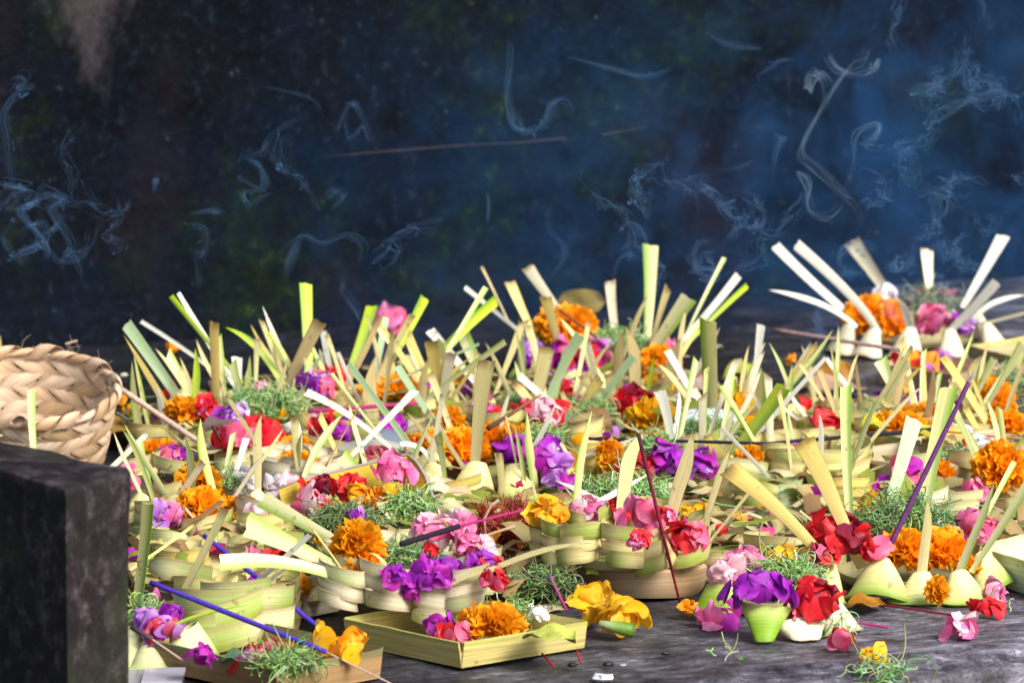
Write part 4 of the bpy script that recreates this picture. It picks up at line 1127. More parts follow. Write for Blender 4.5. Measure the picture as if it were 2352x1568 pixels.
bloom(1835, 1045, 90, 40, 'orange magenta', 'orange and magenta petals inside the curled cream bands', z=0.04, n=9)
# --- right side
bloom(1898, 975, 56, 50, 'rose red', 'red folded petal left of the tall round green blade', z=0.035, psize=44, n=6)
bloom(2085, 1078, 110, 38, 'rose magenta', 'dark pink petals lying in the dry cream box', z=0.035, n=8)
marigold(2060, 985, 110, 'orange marigold behind the pale green blade', z=0.035, h=50)
marigold(2120, 965, 100, 'orange marigold beyond the black incense at the right', z=0.035, h=50)
marigold(2030, 1002, 50, 'orange marigold below the black incense at the right', z=0.025)
marigold(2075, 948, 26, 'square looking small orange petal cluster above the right shreds', z=0.045)
shred(2035, 962, 110, 40, 'green shreds behind the black incense at the right', z=0.035, n=130)
bloom(2110, 925, 70, 40, 'lilac magenta', 'lilac petals behind the tan blades at the right', z=0.03)
bloom(2185, 940, 50, 50, 'lilac pale', 'pale lilac flower beside the purple incense', z=0.03)
marigold(2275, 925, 86, 'bright orange marigold below the grey green heap at right', z=0.04, h=86)
marigold(2310, 975, 66, 'orange marigold at the right edge above the cream wrap', z=0.035)
marigold(2300, 1075, 112, 'big orange marigold at the right edge over the pink bud', z=0.05)
marigold(2352, 1092, 60, 'orange marigold cut by the right edge of the view', z=0.04)
marigold(2160, 1085, 50, 'shaded dark orange marigold inside the dry box', z=0.03)
bloom(2200, 1000, 90, 40, 'white white', 'white petals behind the purple incense', z=0.03)
bloom(2222, 1030, 60, 20, 'red rose', 'red petals at the rim of the dry box', z=0.03, n=5)
bloom(2240, 1135, 56, 66, 'pink rose pink', 'striped pink bud at the right in front of the big marigold', z=0.03, psize=36, n=12)
shred(2200, 1060, 110, 50, 'green shreds between the dry boxes', z=0.03, n=130)
shred(2310, 895, 150, 90, 'grey green heap of leaf shreds near the right edge', z=0.03, n=330, dull=0.35)
bloom(2255, 1040, 66, 90, 'white white pale', 'white and pale petals left of the big edge marigold', z=0.035)
# --- Q
marigold(1995, 735, 104, 'orange marigold at the left of the far right offering', z=0.028, h=84)
marigold(2050, 742, 66, 'orange marigold in the middle of the far right offering', z=0.028, h=84)
bloom(2150, 745, 90, 66, 'pink rose pink', 'pink flower in the far right offering', z=0.03)
bloom(2215, 750, 60, 50, 'purple lilac pale', 'violet petals at the right of the far right offering', z=0.03)
bloom(2030, 678, 54, 26, 'white white', 'white petals at the back of the far right offering', z=0.045)
shred(2130, 692, 150, 50, 'grey green shreds on the far right offering', z=0.05, n=200, dull=0.1, pal=[(0.4, 0.5, 0.36), (0.3, 0.42, 0.26), (0.5, 0.58, 0.45)])
bloom(2150, 672, 90, 18, 'red rose', 'tiny red petals sprinkled on the grey green shreds', z=0.06, n=7, psize=18)
bloom(2120, 830, 130, 22, 'red orange lilac', 'red and lilac petals in the brown tray under the far offering', z=0.02, n=12)

# --- loose things on the stone
bloom(892, 735, 78, 48, 'pink pink rose', 'lone pink flower on the dark stone at the back', z=0.015, psize=44)
bloom(835, 748, 44, 12, 'rose rose', 'flat dark pink petal beside the lone pink flower', z=0.003, n=3)
bloom(397, 800, 34, 20, 'orange', 'tiny orange flower lying on the dark stone at the back left', z=0.006, n=6, psize=18)
bloom(278, 918, 46, 14, 'orange', 'flat orange petal behind the pale incense stick', z=0.004, n=4, psize=26)
bloom(1815, 825, 22, 26, 'orange', 'tiny orange flower on blue grey stone at the back right', z=0.008, n=5, psize=16)
bloom(2020, 905, 50, 20, 'magenta purple', 'small violet petal on stone behind the tan blades', z=0.005, n=5)
bloom(2075, 898, 34, 16, 'orange', 'small orange petals beside the violet petal on stone', z=0.005, n=5, psize=18)
bloom(1465, 683, 24, 18, 'pink lilac', 'tiny pink petal at the foot of the wall', z=0.006, n=4, psize=16)
bloom(1928, 1470, 66, 44, 'red rose red', 'red petals fallen on the stone at the front', z=0.008, n=9, psize=36)
bloom(2205, 1440, 92, 46, 'pink pale pink', 'pink flower fallen on the stone at the front right', z=0.008, n=11, psize=44)
bloom(2262, 1398, 60, 42, 'red red', 'red petals fallen below the right end of the large offering', z=0.007, n=9, psize=36)
bloom(2005, 1508, 70, 36, 'yellow yellow', 'yellow trumpet petal on the stone at the bottom right', z=0.008, n=7, psize=44)
bloom(1585, 1395, 66, 34, 'orange orange', 'withered orange petals at the foot of the stem section', z=0.008, n=9, psize=24)
bloom(1245, 1290, 100, 66, 'orange yellow orange', 'scattered orange petals in the shade left of the stem section', z=0.012, n=14, psize=24)
bloom(1205, 1245, 66, 46, 'orange magenta', 'orange petals under the magenta incense stem', z=0.012, n=9, psize=22)
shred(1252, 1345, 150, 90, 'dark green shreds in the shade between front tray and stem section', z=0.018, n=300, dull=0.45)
shred(2030, 1535, 170, 60, 'long thin green shreds on the bare stone at the bottom right', z=0.004, n=46, lenf=1.7)
shred(1930, 1448, 100, 40, 'thin green shreds trailing from the white leaf cones', z=0.005, n=16, lenf=1.4)
shred(1700, 1500, 220, 30, 'a few green strands on the stone at the front', z=0.003, n=7, lenf=0.9)
shred(2290, 1385, 90, 20, 'few green strands behind the fallen red petals', z=0.004, n=10)

# ------------------------------------------------------------------ incense sticks
def stick(p0, p1, r0, r1, cols, label, name='incense_stick', z0=None, z1=None, dy=None, core=None, cat='incense stick'):
    """p0, p1 in the view; z0/z1 heights; core = (point, radius, colour) bare bamboo end past p1"""
    A_ = atZ(*p0, z0); B_ = atZ(*p1, z1) if z1 is not None else atY(*p1, A_.y + dy)
    e = empty(name, A_); tag(e, label, cat)
    n = 14; pts = [(B_ - A_) * (i / (n - 1)) for i in range(n)]
    rr = [(r0 + (r1 - r0) * i / (n - 1)) * random.uniform(0.93, 1.07) for i in range(n)]
    cc = [lerp(cols[0], cols[-1], i / (n - 1)) for i in range(n)]
    if len(cols) == 3: cc[0] = cols[1]; cc[1] = cols[1]
    mb = MB(); mb.tube(pts, rr, cc, 8); mb.build('incense_paste', M_STICK, e)
    if core:
        (cu, cv), cr, cc_, cdy = core
        Cc = atY(cu, cv, B_.y + cdy)
        mb = MB(); mb.tube([(B_ - A_) * 0.93, B_ - A_, (Cc - A_ + B_ - A_) / 2, Cc - A_], cr, cc_, 6); mb.build('bamboo_core', M_STICK, e)
    return e
BLUE = (0.05, 0.025, 0.30); BLUE2 = (0.03, 0.02, 0.16); BLK = (0.018, 0.012, 0.022); PUR = (0.11, 0.03, 0.13); MAG = (0.36, 0.02, 0.14); TAN = (0.46, 0.34, 0.27)
stick((755, 1458), (468, 1228), 0.0022, 0.0020, [BLUE, BLUE], 'upper blue incense stick slanting down over the cream bands', z0=0.012, dy=0.06)
stick((748, 1496), (345, 1336), 0.0023, 0.0021, [BLUE, BLUE], 'lower blue incense stick reaching the brown front left tray', z0=0.03, dy=0.05, core=None)
stick((900, 1570), (748, 1496), 0.0007, 0.0007, [TAN, TAN], 'thin bare bamboo end sticking out of the brown tray', z0=0.004, dy=0.01)
stick((2040, 1262), (2225, 878), 0.0024, 0.0021, [PUR, PUR], 'thick purple incense stick standing in the front right offering', z0=0.04, dy=0.05, core=((2238, 856), 0.0014, (0.3, 0.28, 0.33), 0.0))
stick((2003, 1352), (1990, 1395), 0.0014, 0.0014, [MAG, MAG], 'magenta stick end poking out under a front right leaf cup', z0=0.012, dy=-0.01)
stick((1857, 1411), (2040, 1440), 0.0009, 0.0011, [MAG, MAG], 'thin magenta stick lying from the red flower over the stone', z0=0.012, z1=0.003)
stick((2010, 1385), (2240, 1420), 0.0009, 0.0009, [(0.2, 0.01, 0.03), (0.3, 0.01, 0.03)], 'dark red stick lying below the large offering', z0=0.003, z1=0.003)
stick((1562, 1385), (1466, 995), 0.0010, 0.0019, [(0.25, 0.01, 0.03), (0.06, 0.02, 0.03)], 'dark red incense stick piercing the banded offering', z0=0.004, dy=-0.012)
stick((1055, 1208), (920, 1249), 0.0024, 0.0024, [BLK, BLK], 'black incense stick with magenta stem over the pale pink flower', z0=0.085, dy=-0.03)
stick((1050, 1209), (1200, 1171), 0.0011, 0.0011, [MAG, MAG], 'magenta stem of the black incense pointing right', z0=0.085, dy=0.03)
stick((1302, 1402), (1262, 1322), 0.0010, 0.0021, [MAG, (0.12, 0.07, 0.12)], 'short grey purple incense stub in the dark shreds', z0=0.004, dy=0.02)
stick((264, 884), (622, 1126), 0.0030, 0.0024, [TAN, TAN], 'thick pale tan incense stick leaning from the basket', z0=0.075, dy=-0.10)
stick((1352, 1007), (1760, 1018), 0.0015, 0.0015, [BLK, BLK], 'long black incense stick lying across the shreds right of centre', z0=0.055, z1=0.055)
stick((1740, 1020), (2140, 987), 0.0015, 0.0026, [BLK, BLK], 'thick black incense stick lying over the dry boxes at the right', z0=0.055, z1=0.05)
stick((708, 944), (972, 925), 0.0022, 0.0018, [(0.25, 0.02, 0.10), MAG], 'dark magenta incense stick behind the white slanting blade', z0=0.05, z1=0.05)
stick((1775, 757), (2160, 818), 0.0022, 0.0024, [(0.3, 0.18, 0.16), (0.4, 0.28, 0.25)], 'pinkish tan stick leaning before the far right offering', z0=0.03, z1=0.02)
stick((1118, 985), (1244, 905), 0.0026, 0.0010, [(0.07, 0.035, 0.025), (0.3, 0.15, 0.07)], 'brown incense stub rising between the central blades', z0=0.07, dy=0.0)
stick((1285, 712), (1405, 800), 0.0014, 0.0014, [(0.12, 0.05, 0.03), (0.1, 0.04, 0.03)], 'thin dark stick lying over the middle back marigold', z0=0.075, dy=-0.03)
stick((300, 1438), (350, 1468), 0.0022, 0.0022, [BLK, (0.08, 0.05, 0.07)], 'dark incense tip reaching out from the stone block', z0=0.05, dy=0.0, core=((440, 1530), 0.0009, TAN, -0.01))
stick((1740, 870), (1757, 930), 0.0012, 0.0012, [(0.3, 0.1, 0.1), (0.2, 0.06, 0.08)], 'short red brown stick behind the bright green blade', z0=0.05, dy=0.0)
stick((487, 978), (508, 1010), 0.0016, 0.0013, [(0.04, 0.02, 0.02), (0.1, 0.04, 0.03)], 'short burnt stick over the red flower at left', z0=0.06, dy=0.0)
stick((690, 945), (780, 1068), 0.0006, 0.0004, [(0.5, 0.3, 0.12), (0.5, 0.3, 0.12)], 'thin splinter leaning left of the tilted tray', z0=0.07, dy=-0.02)
stick((1185, 975), (1160, 1010), 0.0005, 0.0005, [(0.35, 0.12, 0.03)] * 2, 'tiny brown splinter in the central marigolds', z0=0.075, dy=0.0)
stick((748, 1070), (832, 920), 0.0010, 0.0004, [(0.55, 0.35, 0.15), (0.45, 0.25, 0.1)], 'thin brown splinter standing behind the white rings', z0=0.06, dy=0.0)
stick((235, 978), (372, 966), 0.0026, 0.0022, [(0.12, 0.08, 0.08), (0.12, 0.08, 0.08)], 'grey twig lying on the stone right of the basket', z0=0.01, z1=0.01, cat='twig', name='twig')
stick((2150, 988), (2360, 1010), 0.0010, 0.0010, [(0.5, 0.22, 0.08)] * 2, 'thin orange brown stick near the right edge', z0=0.05, z1=0.05)
stick((1245, 1500), (1272, 1530), 0.0009, 0.0009, [(0.4, 0.01, 0.03)] * 2, 'red stick end left of another under the square tray', z0=0.006, z1=0.003)
stick((1325, 1495), (1335, 1522), 0.0009, 0.0009, [(0.4, 0.01, 0.03)] * 2, 'red stick end under the right corner of the square tray', z0=0.006, z1=0.003)

# ------------------------------------------------------------------ oval leaves, wrappers, twigs, fruit
def oval(u, v, w, h, colr, label, z=0.004, tilt=0.0, rot=0.0, name='fallen_leaf', cat='leaf', upright=False):
    c = atZ(u, v, z); s = scl(c); a, b = w * s / 2, h * s / 2
    G = []; C = []
    for i in range(9):
        t = i / 8 * 2 - 1
        hw = math.sqrt(max(0, 1 - t * t)) ** 0.9
        G.append([]); C.append([])
        for j in range(7):
            q = j / 6 * 2 - 1
            x, y = t * a, q * hw * b
            x, y = x * math.cos(rot) - y * math.sin(rot), x * math.sin(rot) + y * math.cos(rot)
            zz = 0.12 * a * (1 - t * t) - 0.2 * abs(q) * hw * b * (-1) + 0.002 * math.sin(5 * t + 3 * q)
            G[-1].append((x, -zz * 0.6, y + b) if upright else (x, y, zz + 0.001)); C[-1].append(lerp(colr, (0.1, 0.05, 0.01), 0.25 if j == 3 else 0))
    mb = MB(); mb.sheet(G, C, 0.0006)
    o = mb.build(name, M_DRY, loc=c); tag(o, label, cat); return o
oval(1915, 890, 96, 66, (0.45, 0.22, 0.03), 'brown yellow oval leaf standing on blue grey stone', upright=True, z=0.002)
oval(1920, 905, 120, 300, (0.42, 0.27, 0.20), 'pinkish brown dry leaf flat on stone below the oval leaf', z=0.002, rot=0.2)
oval(1335, 722, 110, 60, (0.30, 0.22, 0.02), 'olive yellow leaf behind the middle back marigold', upright=True, z=0.004)
oval(1705, 870, 90, 200, (0.38, 0.46, 0.05), 'yellow green leaf behind the tall blade right of centre', z=0.01)
oval(1590, 905, 150, 240, (0.36, 0.25, 0.22), 'greyish pink dry leaf behind the tan blades', z=0.004)
oval(265, 1005, 110, 300, (0.36, 0.22, 0.04), 'brown spotted leaf lying right of the woven basket', z=0.003, rot=0.3)
oval(1987, 1395, 90, 120, (0.42, 0.18, 0.01), 'orange brown petal shaped leaf under the large offering', z=0.002)
oval(545, 1520, 80, 110, (0.10, 0.20, 0.10), 'dark green leaf inside the brown front left tray', z=0.018)
oval(515, 985, 95, 110, (0.12, 0.08, 0.07), 'dark brown curled leaf over the back left flowers', z=0.05, rot=0.5)
oval(2010, 985, 66, 160, (0.62, 0.55, 0.03), 'yellow leaf beside the tall round green blade', z=0.04)
oval(2115, 1005, 80, 160, (0.55, 0.52, 0.03), 'yellow green leaf beyond the thick black incense', z=0.045)
oval(1640, 800, 40, 40, (0.5, 0.5, 0.3), 'pale small leaf at the back right of centre', z=0.004)
oval(1262, 1470, 130, 130, (0.5, 0.56, 0.10), 'yellow green leaf tip lying in the square tray', z=0.02, rot=-0.4)
def wrapper(pts, colr, label, y, name='plastic_wrapper', bars=False):
    e = empty(name, atY(*pts[0][0], y)); tag(e, label, 'wrapper'); L = e.location
    G = [[tuple(atY(u, v, y + 0.012 * i + 0.004 * math.sin(j * 2 + i)) - L) for j, (u, v) in enumerate(row)] for i, row in enumerate(pts)]
    mb = MB(); mb.sheet(G, [[colr] * len(G[0])] * len(G), 0.0005); mb.build('wrapper_sheet', M_GLOSS, e)
    return e, L
y0 = atZ(890, 1040, 0.03).y
wrapper([[(808, 1045), (840, 1032), (880, 1026), (922, 1024)], [(818, 1020), (845, 1004), (882, 992), (928, 1004)], [(838, 1008), (860, 988), (890, 984), (920, 990)]], (0.16, 0.19, 0.24), 'grey blue plastic film crumpled behind the tilted tray', y0)
y0 = atZ(1620, 990, 0.03).y
e, L = wrapper([[(1578, 976), (1605, 972), (1632, 968), (1660, 972), (1700, 968)], [(1576, 950), (1605, 947), (1632, 945), (1662, 950), (1712, 952)], [(1584, 940), (1610, 938), (1640, 936), (1668, 942), (1708, 946)]], (0.6, 0.64, 0.7), 'white printed wrapper with black bars in the brown tray', y0)
mb = MB()
for k in range(6):
    p = atY(1606 + k * 3.2, 960, y0 - 0.002) - L
    mb.box(p, (0.0003, 0, 0), (0, 0.0002, 0), (0, 0, 0.0028), (0.02, 0.02, 0.03))
mb.build('printed_bars', M_STICK, e, smooth=False)
y0 = atZ(1000, 1285, 0.05).y - 0.02
wrapper([[(965, 1290), (985, 1292), (1010, 1288), (1030, 1290)], [(970, 1272), (990, 1275), (1010, 1272), (1028, 1274)]], (0.12, 0.45, 0.62), 'shiny blue candy wrapper below the pale pink flower', y0)
e = empty('foil_box', atZ(330, 1572, 0)); tag(e, 'silver box edge beside the stone block at the bottom', 'box'); L = e.location
mb = MB(); mb.box((0.004, 0, 0.002), (0.026, 0.002, 0), (0, 0.03, 0), (0, 0, 0.0045), (0.3, 0.3, 0.36)); mb.build('box_body', M_GLOSS, e, False)
mb = MB(); mb.box((0.016, -0.002, 0.0078), (0.016, 0.001, 0), (0, 0.026, 0), (0, 0, 0.0012), (0.42, 0.42, 0.5)); mb.build('box_lid', M_GLOSS, e, False)
# rambutan
def rambutan(u, v, w, label, z):
    c = atZ(u, v, z); s = scl(c); R = w * s / 2 * 0.7
    e = empty('rambutan', c - Vector((0, 0, R))); tag(e, label, 'fruit')
    mb = MB(); V = []; fs = []
    for i in range(9):
        for j in range(12):
            a, b = math.pi * i / 8, 2 * math.pi * j / 12
            V.append(Vector((math.sin(a) * math.cos(b), math.sin(a) * math.sin(b), math.cos(a))) * R + Vector((0, 0, R)))
    for i in range(8):
        for j in range(12): fs.append((i * 12 + j, (i + 1) * 12 + j, (i + 1) * 12 + (j + 1) % 12, i * 12 + (j + 1) % 12))
    mb.add(V, fs, [(0.16, 0.012, 0.012)] * len(V)); mb.build('rind', M_PETAL, e)
    mb = MB()
    for k in range(170):
        d = rdir(-1); t = rdir(-1); p = Vector((0, 0, R)) + d * R
        ln = 0.009 * random.uniform(0.7, 1.3)
        mb.tube([p, p + d * ln * 0.5 + t * ln * 0.15, p + d * ln * 0.8 + t * ln * 0.5, p + d * ln * 0.8 + t * ln * 0.9], [0.0006, 0.0005, 0.0004, 0.0002], [(0.3, 0.015, 0.01), (0.36, 0.02, 0.015), (0.4, 0.05, 0.02), (0.45, 0.3, 0.08)], 3, False)
    o = mb.build('hairs', M_SHRED, e); o['kind'] = 'stuff'
rambutan(1120, 1200, 84, 'hairy red rambutan in the shade left of the banded offering', 0.03)
rambutan(1188, 1188, 84, 'hairy red rambutan directly under the central leaf cups', 0.03)
rambutan(1170, 1222, 90, 'lowest hairy red rambutan above the orange petals', 0.025)
rambutan(1110, 1232, 70, 'hairy red rambutan half behind the front pink flower', 0.02)
def twig(pts, r, label, z):
    P0_ = atZ(*pts[0], z); e_ = [atY(u, v, P0_.y - 0.0 + 0.003 * i) for i, (u, v) in enumerate(pts)]
    mb = MB(); mb.tube([p - P0_ for p in e_], [r * random.uniform(.7, 1.2) for _ in e_], (0.34, 0.22, 0.15), 7)
    tag(mb.build('twig', M_STICK, loc=P0_), label, 'twig')
twig([(1075, 1240), (1120, 1228), (1160, 1215), (1182, 1208)], 0.0016, 'pale forked twig lying over the rambutans', 0.055)
twig([(1115, 1232), (1112, 1190), (1128, 1160), (1145, 1148)], 0.0013, 'thin bent twig standing among the rambutans', 0.055)
# white bits and charcoal on the stone
def bit(u, v, w, colr, label, name, cat):
    c = atZ(u, v, 0.002); s = scl(c); mb = MB(); V = []; fs = []
    for i in range(5):
        for j in range(7):
            a, b = math.pi * i / 4, 2 * math.pi * j / 7
            q = Vector((math.sin(a) * math.cos(b), math.sin(a) * math.sin(b) * 0.8, math.cos(a) * 0.45)) * w * s / 2
            V.append(q * (1 + 0.5 * noise.noise(q * 900 + Vector((u, v, 0)))))
    for i in range(4):
        for j in range(7): fs.append((i * 7 + j, (i + 1) * 7 + j, (i + 1) * 7 + (j + 1) % 7, i * 7 + (j + 1) % 7))
    mb.add(V, fs, [colr] * len(V)); tag(mb.build(name, M_DRY, loc=c, smooth=False), label, cat)
bit(1387, 1556, 50, (0.75, 0.75, 0.78), 'white crumb of rice cake at the bottom edge', 'crumb', 'crumb')
bit(1315, 1525, 24, (0.01, 0.01, 0.012), 'black charcoal crumb near the red stick end', 'charcoal_crumb', 'crumb')
bit(1397, 1524, 28, (0.012, 0.012, 0.015), 'black charcoal crumb above the white crumb', 'charcoal_crumb', 'crumb')
bit(1432, 1527, 16, (0.4, 0.4, 0.42), 'small grey crumb right of the charcoal', 'crumb', 'crumb')
bit(285, 860, 16, (0.55, 0.55, 0.45), 'tiny pale crumb on dark stone at the back left', 'crumb', 'crumb')
bit(1820, 1455, 20, (0.3, 0.15, 0.1), 'small brown bud on stone below the green cone', 'crumb', 'crumb')
bit(1530, 1498, 26, (0.02, 0.02, 0.022), 'dark gravel crumb on the stone in front', 'charcoal_crumb', 'crumb')

# ------------------------------------------------------------------ woven basket
bc = atZ(65, 1075, 0.0)
e = empty('woven_basket', bc); tag(e, 'woven palm leaf basket behind the stone block', 'basket')
e.rotation_euler = (math.radians(15), math.radians(3), 0)
HB, RB0, RB1 = 0.081, 0.070, 0.085
NSTR = 14; DT = 2 * math.pi / NSTR; TW = 1.35
def bpt(th, t, off, w=0):
    r_ = RB0 + (RB1 - RB0) * t ** 0.7 + off
    return Vector((r_ * math.cos(th), r_ * math.sin(th), 0.004 + HB * t))
WCOL = [(0.60, 0.42, 0.27), (0.66, 0.48, 0.32), (0.52, 0.35, 0.20), (0.68, 0.52, 0.38)]
for fam in (1, -1):
    for i in range(NSTR):
        cc = random.choice(WCOL); G = []; C = []
        m = 22
        for k in range(m):
            t = k / (m - 1)
            ph = 2 * math.pi * 2 * (TW * t) / (2 * DT)
            off = fam * 0.0011 * math.cos(math.pi * 2 * TW * t / DT)
            th = i * DT + fam * TW * t
            row = []; cr = []
            for q in (-1, -0.5, 0, 0.5, 1):
                hw = 0.46 * DT
                row.append(tuple(bpt(th + q * hw * 0.98, t, off - 0.0002 * q * q + random.uniform(-1, 1) * 0.00025)))
                cr.append(lerp(cc, (0.22, 0.12, 0.06), 0.5 if abs(q) == 1 else 0))
            G.append(row); C.append(cr)
        mb = MB(); mb.sheet(G, C, 0.0006, uv=[[(j / 4, k / 21 * 3) for j in range(5)] for k in range(m)]); mb.build('woven_strip', M_WEAVE, e)
for k in range(26):
    th = 2 * math.pi * k / 26; cc = random.choice(WCOL); G = []; C = []
    for i in range(9):
        t = i / 8; an = -0.7 + (math.pi + 1.4) * t
        row = []; cr = []
        for q in (-1, -0.3, 0.3, 1):
            tt = th + (t - 0.5) * 0.34 + q * 0.10
            r_ = RB1 + 0.0038 * math.cos(an) * (1.0 + 0.2 * (1 - q * q))
            zz = 0.004 + HB + (0.0065 + 0.003 * math.sin(k * 2.4)) * math.sin(an) + 0.0012 * (1 - q * q)
            row.append((r_ * math.cos(tt), r_ * math.sin(tt), zz)); cr.append(lerp(cc, (0.25, 0.13, 0.07), 0.55 if abs(q) == 1 else 0))
        G.append(row); C.append(cr)
    mb = MB(); mb.sheet(G, C, 0.0006, uv=[[(j / 3, i / 8) for j in range(4)] for i in range(9)]); mb.build('rim_fold', M_WEAVE, e)
mb = MB(); mb.sheet([[(math.cos(a) * RB0 * r_, math.sin(a) * RB0 * r_, 0.004) for a in np.linspace(0, 2 * math.pi, 20)] for r_ in (0.01, 1.0)], [[(0.3, 0.2, 0.12)] * 20] * 2, 0.001); mb.build('basket_base', M_WEAVE, e)
mb = MB()
for k in range(60):
    th = random.uniform(0, 6.28); p = Vector((RB1 * math.cos(th), RB1 * math.sin(th), HB + 0.006)); d = rdir(-0.3)
    mb.tube([p, p + d * 0.006, p + d * 0.011 + rdir(-1) * 0.003, p + d * 0.016 + rdir(-1) * 0.005], [0.00015] * 4, (0.6, 0.45, 0.3), 3, False)
o = mb.build('loose_fibres', M_SHRED, e); o['kind'] = 'stuff'
# a leaf blade in front of the basket, standing behind the block
o = offering('BK', 80, 1140, 0, 60, 'single upright green edged blade standing before the basket'); o.e.name = 'leaf_strip'; o.e['category'] = 'leaf strip'; del o.e['group']
blade(o, 78, 1030, 72, 895, 14, 20, 'sq', 'g')
o = offering('BK2', 4, 900, 0.03, 30, 'cream leaf strip standing in the basket at the left edge'); o.e.name = 'leaf_strip'; o.e['category'] = 'leaf strip'; del o.e['group']
blade(o, 2, 900, -6, 770, 18, 16, 'sq', 'c')
stick((150, 790), (178, 782), 0.0012, 0.0010, [(0.5, 0.38, 0.28)] * 2, 'short straw poking from the basket rim', z0=0.09, dy=0.0, cat='straw', name='straw')

# ------------------------------------------------------------------ litter filling the gaps of the heap
mb = MB(); rr = random.Random(99)
poly = [(300, 975), (460, 945), (700, 905), (900, 880), (1180, 900), (1300, 860), (1480, 860), (1600, 900), (1760, 960), (1900, 985), (2352, 940), (2360, 1280), (2150, 1300), (1850, 1290), (1640, 1340), (1450, 1370), (1200, 1400), (760, 1400), (560, 1450), (300, 1500)]
def inside(x, y):
    c = False; j = len(poly) - 1
    for i in range(len(poly)):
        if (poly[i][1] > y) != (poly[j][1] > y) and x < (poly[j][0] - poly[i][0]) * (y - poly[i][1]) / (poly[j][1] - poly[i][1]) + poly[i][0]: c = not c
        j = i
    return c
LC = [(0.50, 0.42, 0.18), (0.5, 0.38, 0.17), (0.25, 0.34, 0.05), (0.30, 0.18, 0.08), (0.7, 0.64, 0.36), (0.2, 0.12, 0.06)]  # dried scrap tones, mostly darkened to paint in shade between the offerings
PK = [PC[k][0] for k in ('red', 'pink', 'purple', 'orange', 'orange', 'rose', 'lilac', 'yellow', 'magenta', 'white')]
N = 0
while N < 2100:
    u = rr.uniform(300, 2360); v = rr.uniform(860, 1500)
    if not inside(u, v): continue
    N += 1
    if 660 < u < 1030 and 1080 < v < 1290: continue
    z = rr.uniform(0.002, 0.038); c = atZ(u, v, 0); c.z = z
    an = rr.uniform(0, 6.28); ti = rr.uniform(-0.5, 0.5)
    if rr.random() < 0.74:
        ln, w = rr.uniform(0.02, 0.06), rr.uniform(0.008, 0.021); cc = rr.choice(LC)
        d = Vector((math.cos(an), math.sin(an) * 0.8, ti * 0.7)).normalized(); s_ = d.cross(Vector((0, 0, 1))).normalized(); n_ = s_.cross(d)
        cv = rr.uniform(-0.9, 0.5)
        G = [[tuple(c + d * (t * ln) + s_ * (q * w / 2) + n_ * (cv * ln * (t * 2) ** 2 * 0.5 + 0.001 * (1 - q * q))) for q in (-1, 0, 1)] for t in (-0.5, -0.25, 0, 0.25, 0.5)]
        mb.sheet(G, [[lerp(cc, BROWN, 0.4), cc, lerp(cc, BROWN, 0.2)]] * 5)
    elif rr.random() < 0.6:
        ln = rr.uniform(0.010, 0.021); cc = rr.choice(PK)
        d = Vector((math.cos(an), math.sin(an), ti)).normalized(); s_ = d.orthogonal().normalized(); n_ = s_.cross(d)
        G = [[tuple(c + d * ((t - .5) * ln) + s_ * (q * ln * 0.5 * math.sin(math.pi * (0.12 + 0.76 * t))) + n_ * (ln * (0.25 * q * q + 0.15 * math.sin(4 * t + 5 * q)))) for q in (-1, -.33, .33, 1)] for t in (0, .33, .66, 1)]
        mb.sheet(G, [[cc] * 4] * 4)
    else:
        cc = rr.choice(GREENS); pts = [c.copy()]; d = Vector((math.cos(an), math.sin(an), ti)).normalized()
        for i in range(6):
            d = (d + Vector((rr.uniform(-.5, .5), rr.uniform(-.5, .5), rr.uniform(-.3, .3)))).normalized(); pts.append(pts[-1] + d * 0.006)
        mb.tube(pts, 0.0006, cc, 3, False)
rs = random.Random(23)
for kk, nb_ in (('L', 5), ('K', 5), ('X1', 5), ('X6', 4), ('M2', 4), ('X2', 4), ('T1', 5), ('T2', 5), ('P', 6), ('U2', 5), ('J', 3), ('R', 4), ('N', 3), ('U', 2), ('O', 5), ('M', 2), ('X5', 3)):
    o_ = OFF[kk]
    for q in range(nb_ * 2 - 1):
        an = rs.uniform(0, 6.28); P_ = o_.loc + Vector((math.cos(an), math.sin(an), 0)) * o_.R * 0.9; P_.z = o_.z + 0.032
        rel = P_ - CAM; t_ = rel.dot(FW); bu = 1176 + F * rel.x / t_; bv = 784 - F * rel.dot(UP) / t_
        ln = rs.uniform(80, 180); le = math.cos(an) * rs.uniform(0.3, 0.9) + rs.uniform(-0.25, 0.25)
        ti = rs.choice(('pt', 'pt', 'sq', 'dg'))
        blade(o_, bu, bv, bu + ln * le, bv - ln, rs.uniform(6, 12), rs.uniform(9, 22) if ti != 'pt' else rs.uniform(9, 16), ti, rs.choice('ccckygkws'))
_k = 0; rs = random.Random(17)
while _k < 75:
    u = rs.uniform(320, 2340); v = rs.uniform(970, 1330)
    if not inside(u, v + 20) or (660 < u < 1040 and 1060 < v < 1300) or (1180 < u < 1680 and v > 1120) or (1250 > u > 1060 and v > 1110) or (u > 1770 and v > 1180): continue
    _k += 1
    p = atZ(u, v, rs.uniform(0.022, 0.036))
    on = min((o_ for k_, o_ in OFF.items() if k_ not in ('BK', 'BK2', 'H', 'Q', 'B')), key=lambda o_: (o_.loc - p).length)
    an = rs.uniform(-2.6, -0.5)
    loops(on, p, rs.uniform(0.032, 0.055), rs.choice((1, 2, 2, 3)), h=rs.uniform(0.011, 0.016), outv=Vector((math.cos(an), math.sin(an), 0)), ck=rs.choice('cccsyk'), green=rs.choice((0, 0.3, 0.9)))
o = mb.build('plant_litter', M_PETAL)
tag(o, 'loose petals and leaf scraps filling gaps of the heap', kind='stuff')

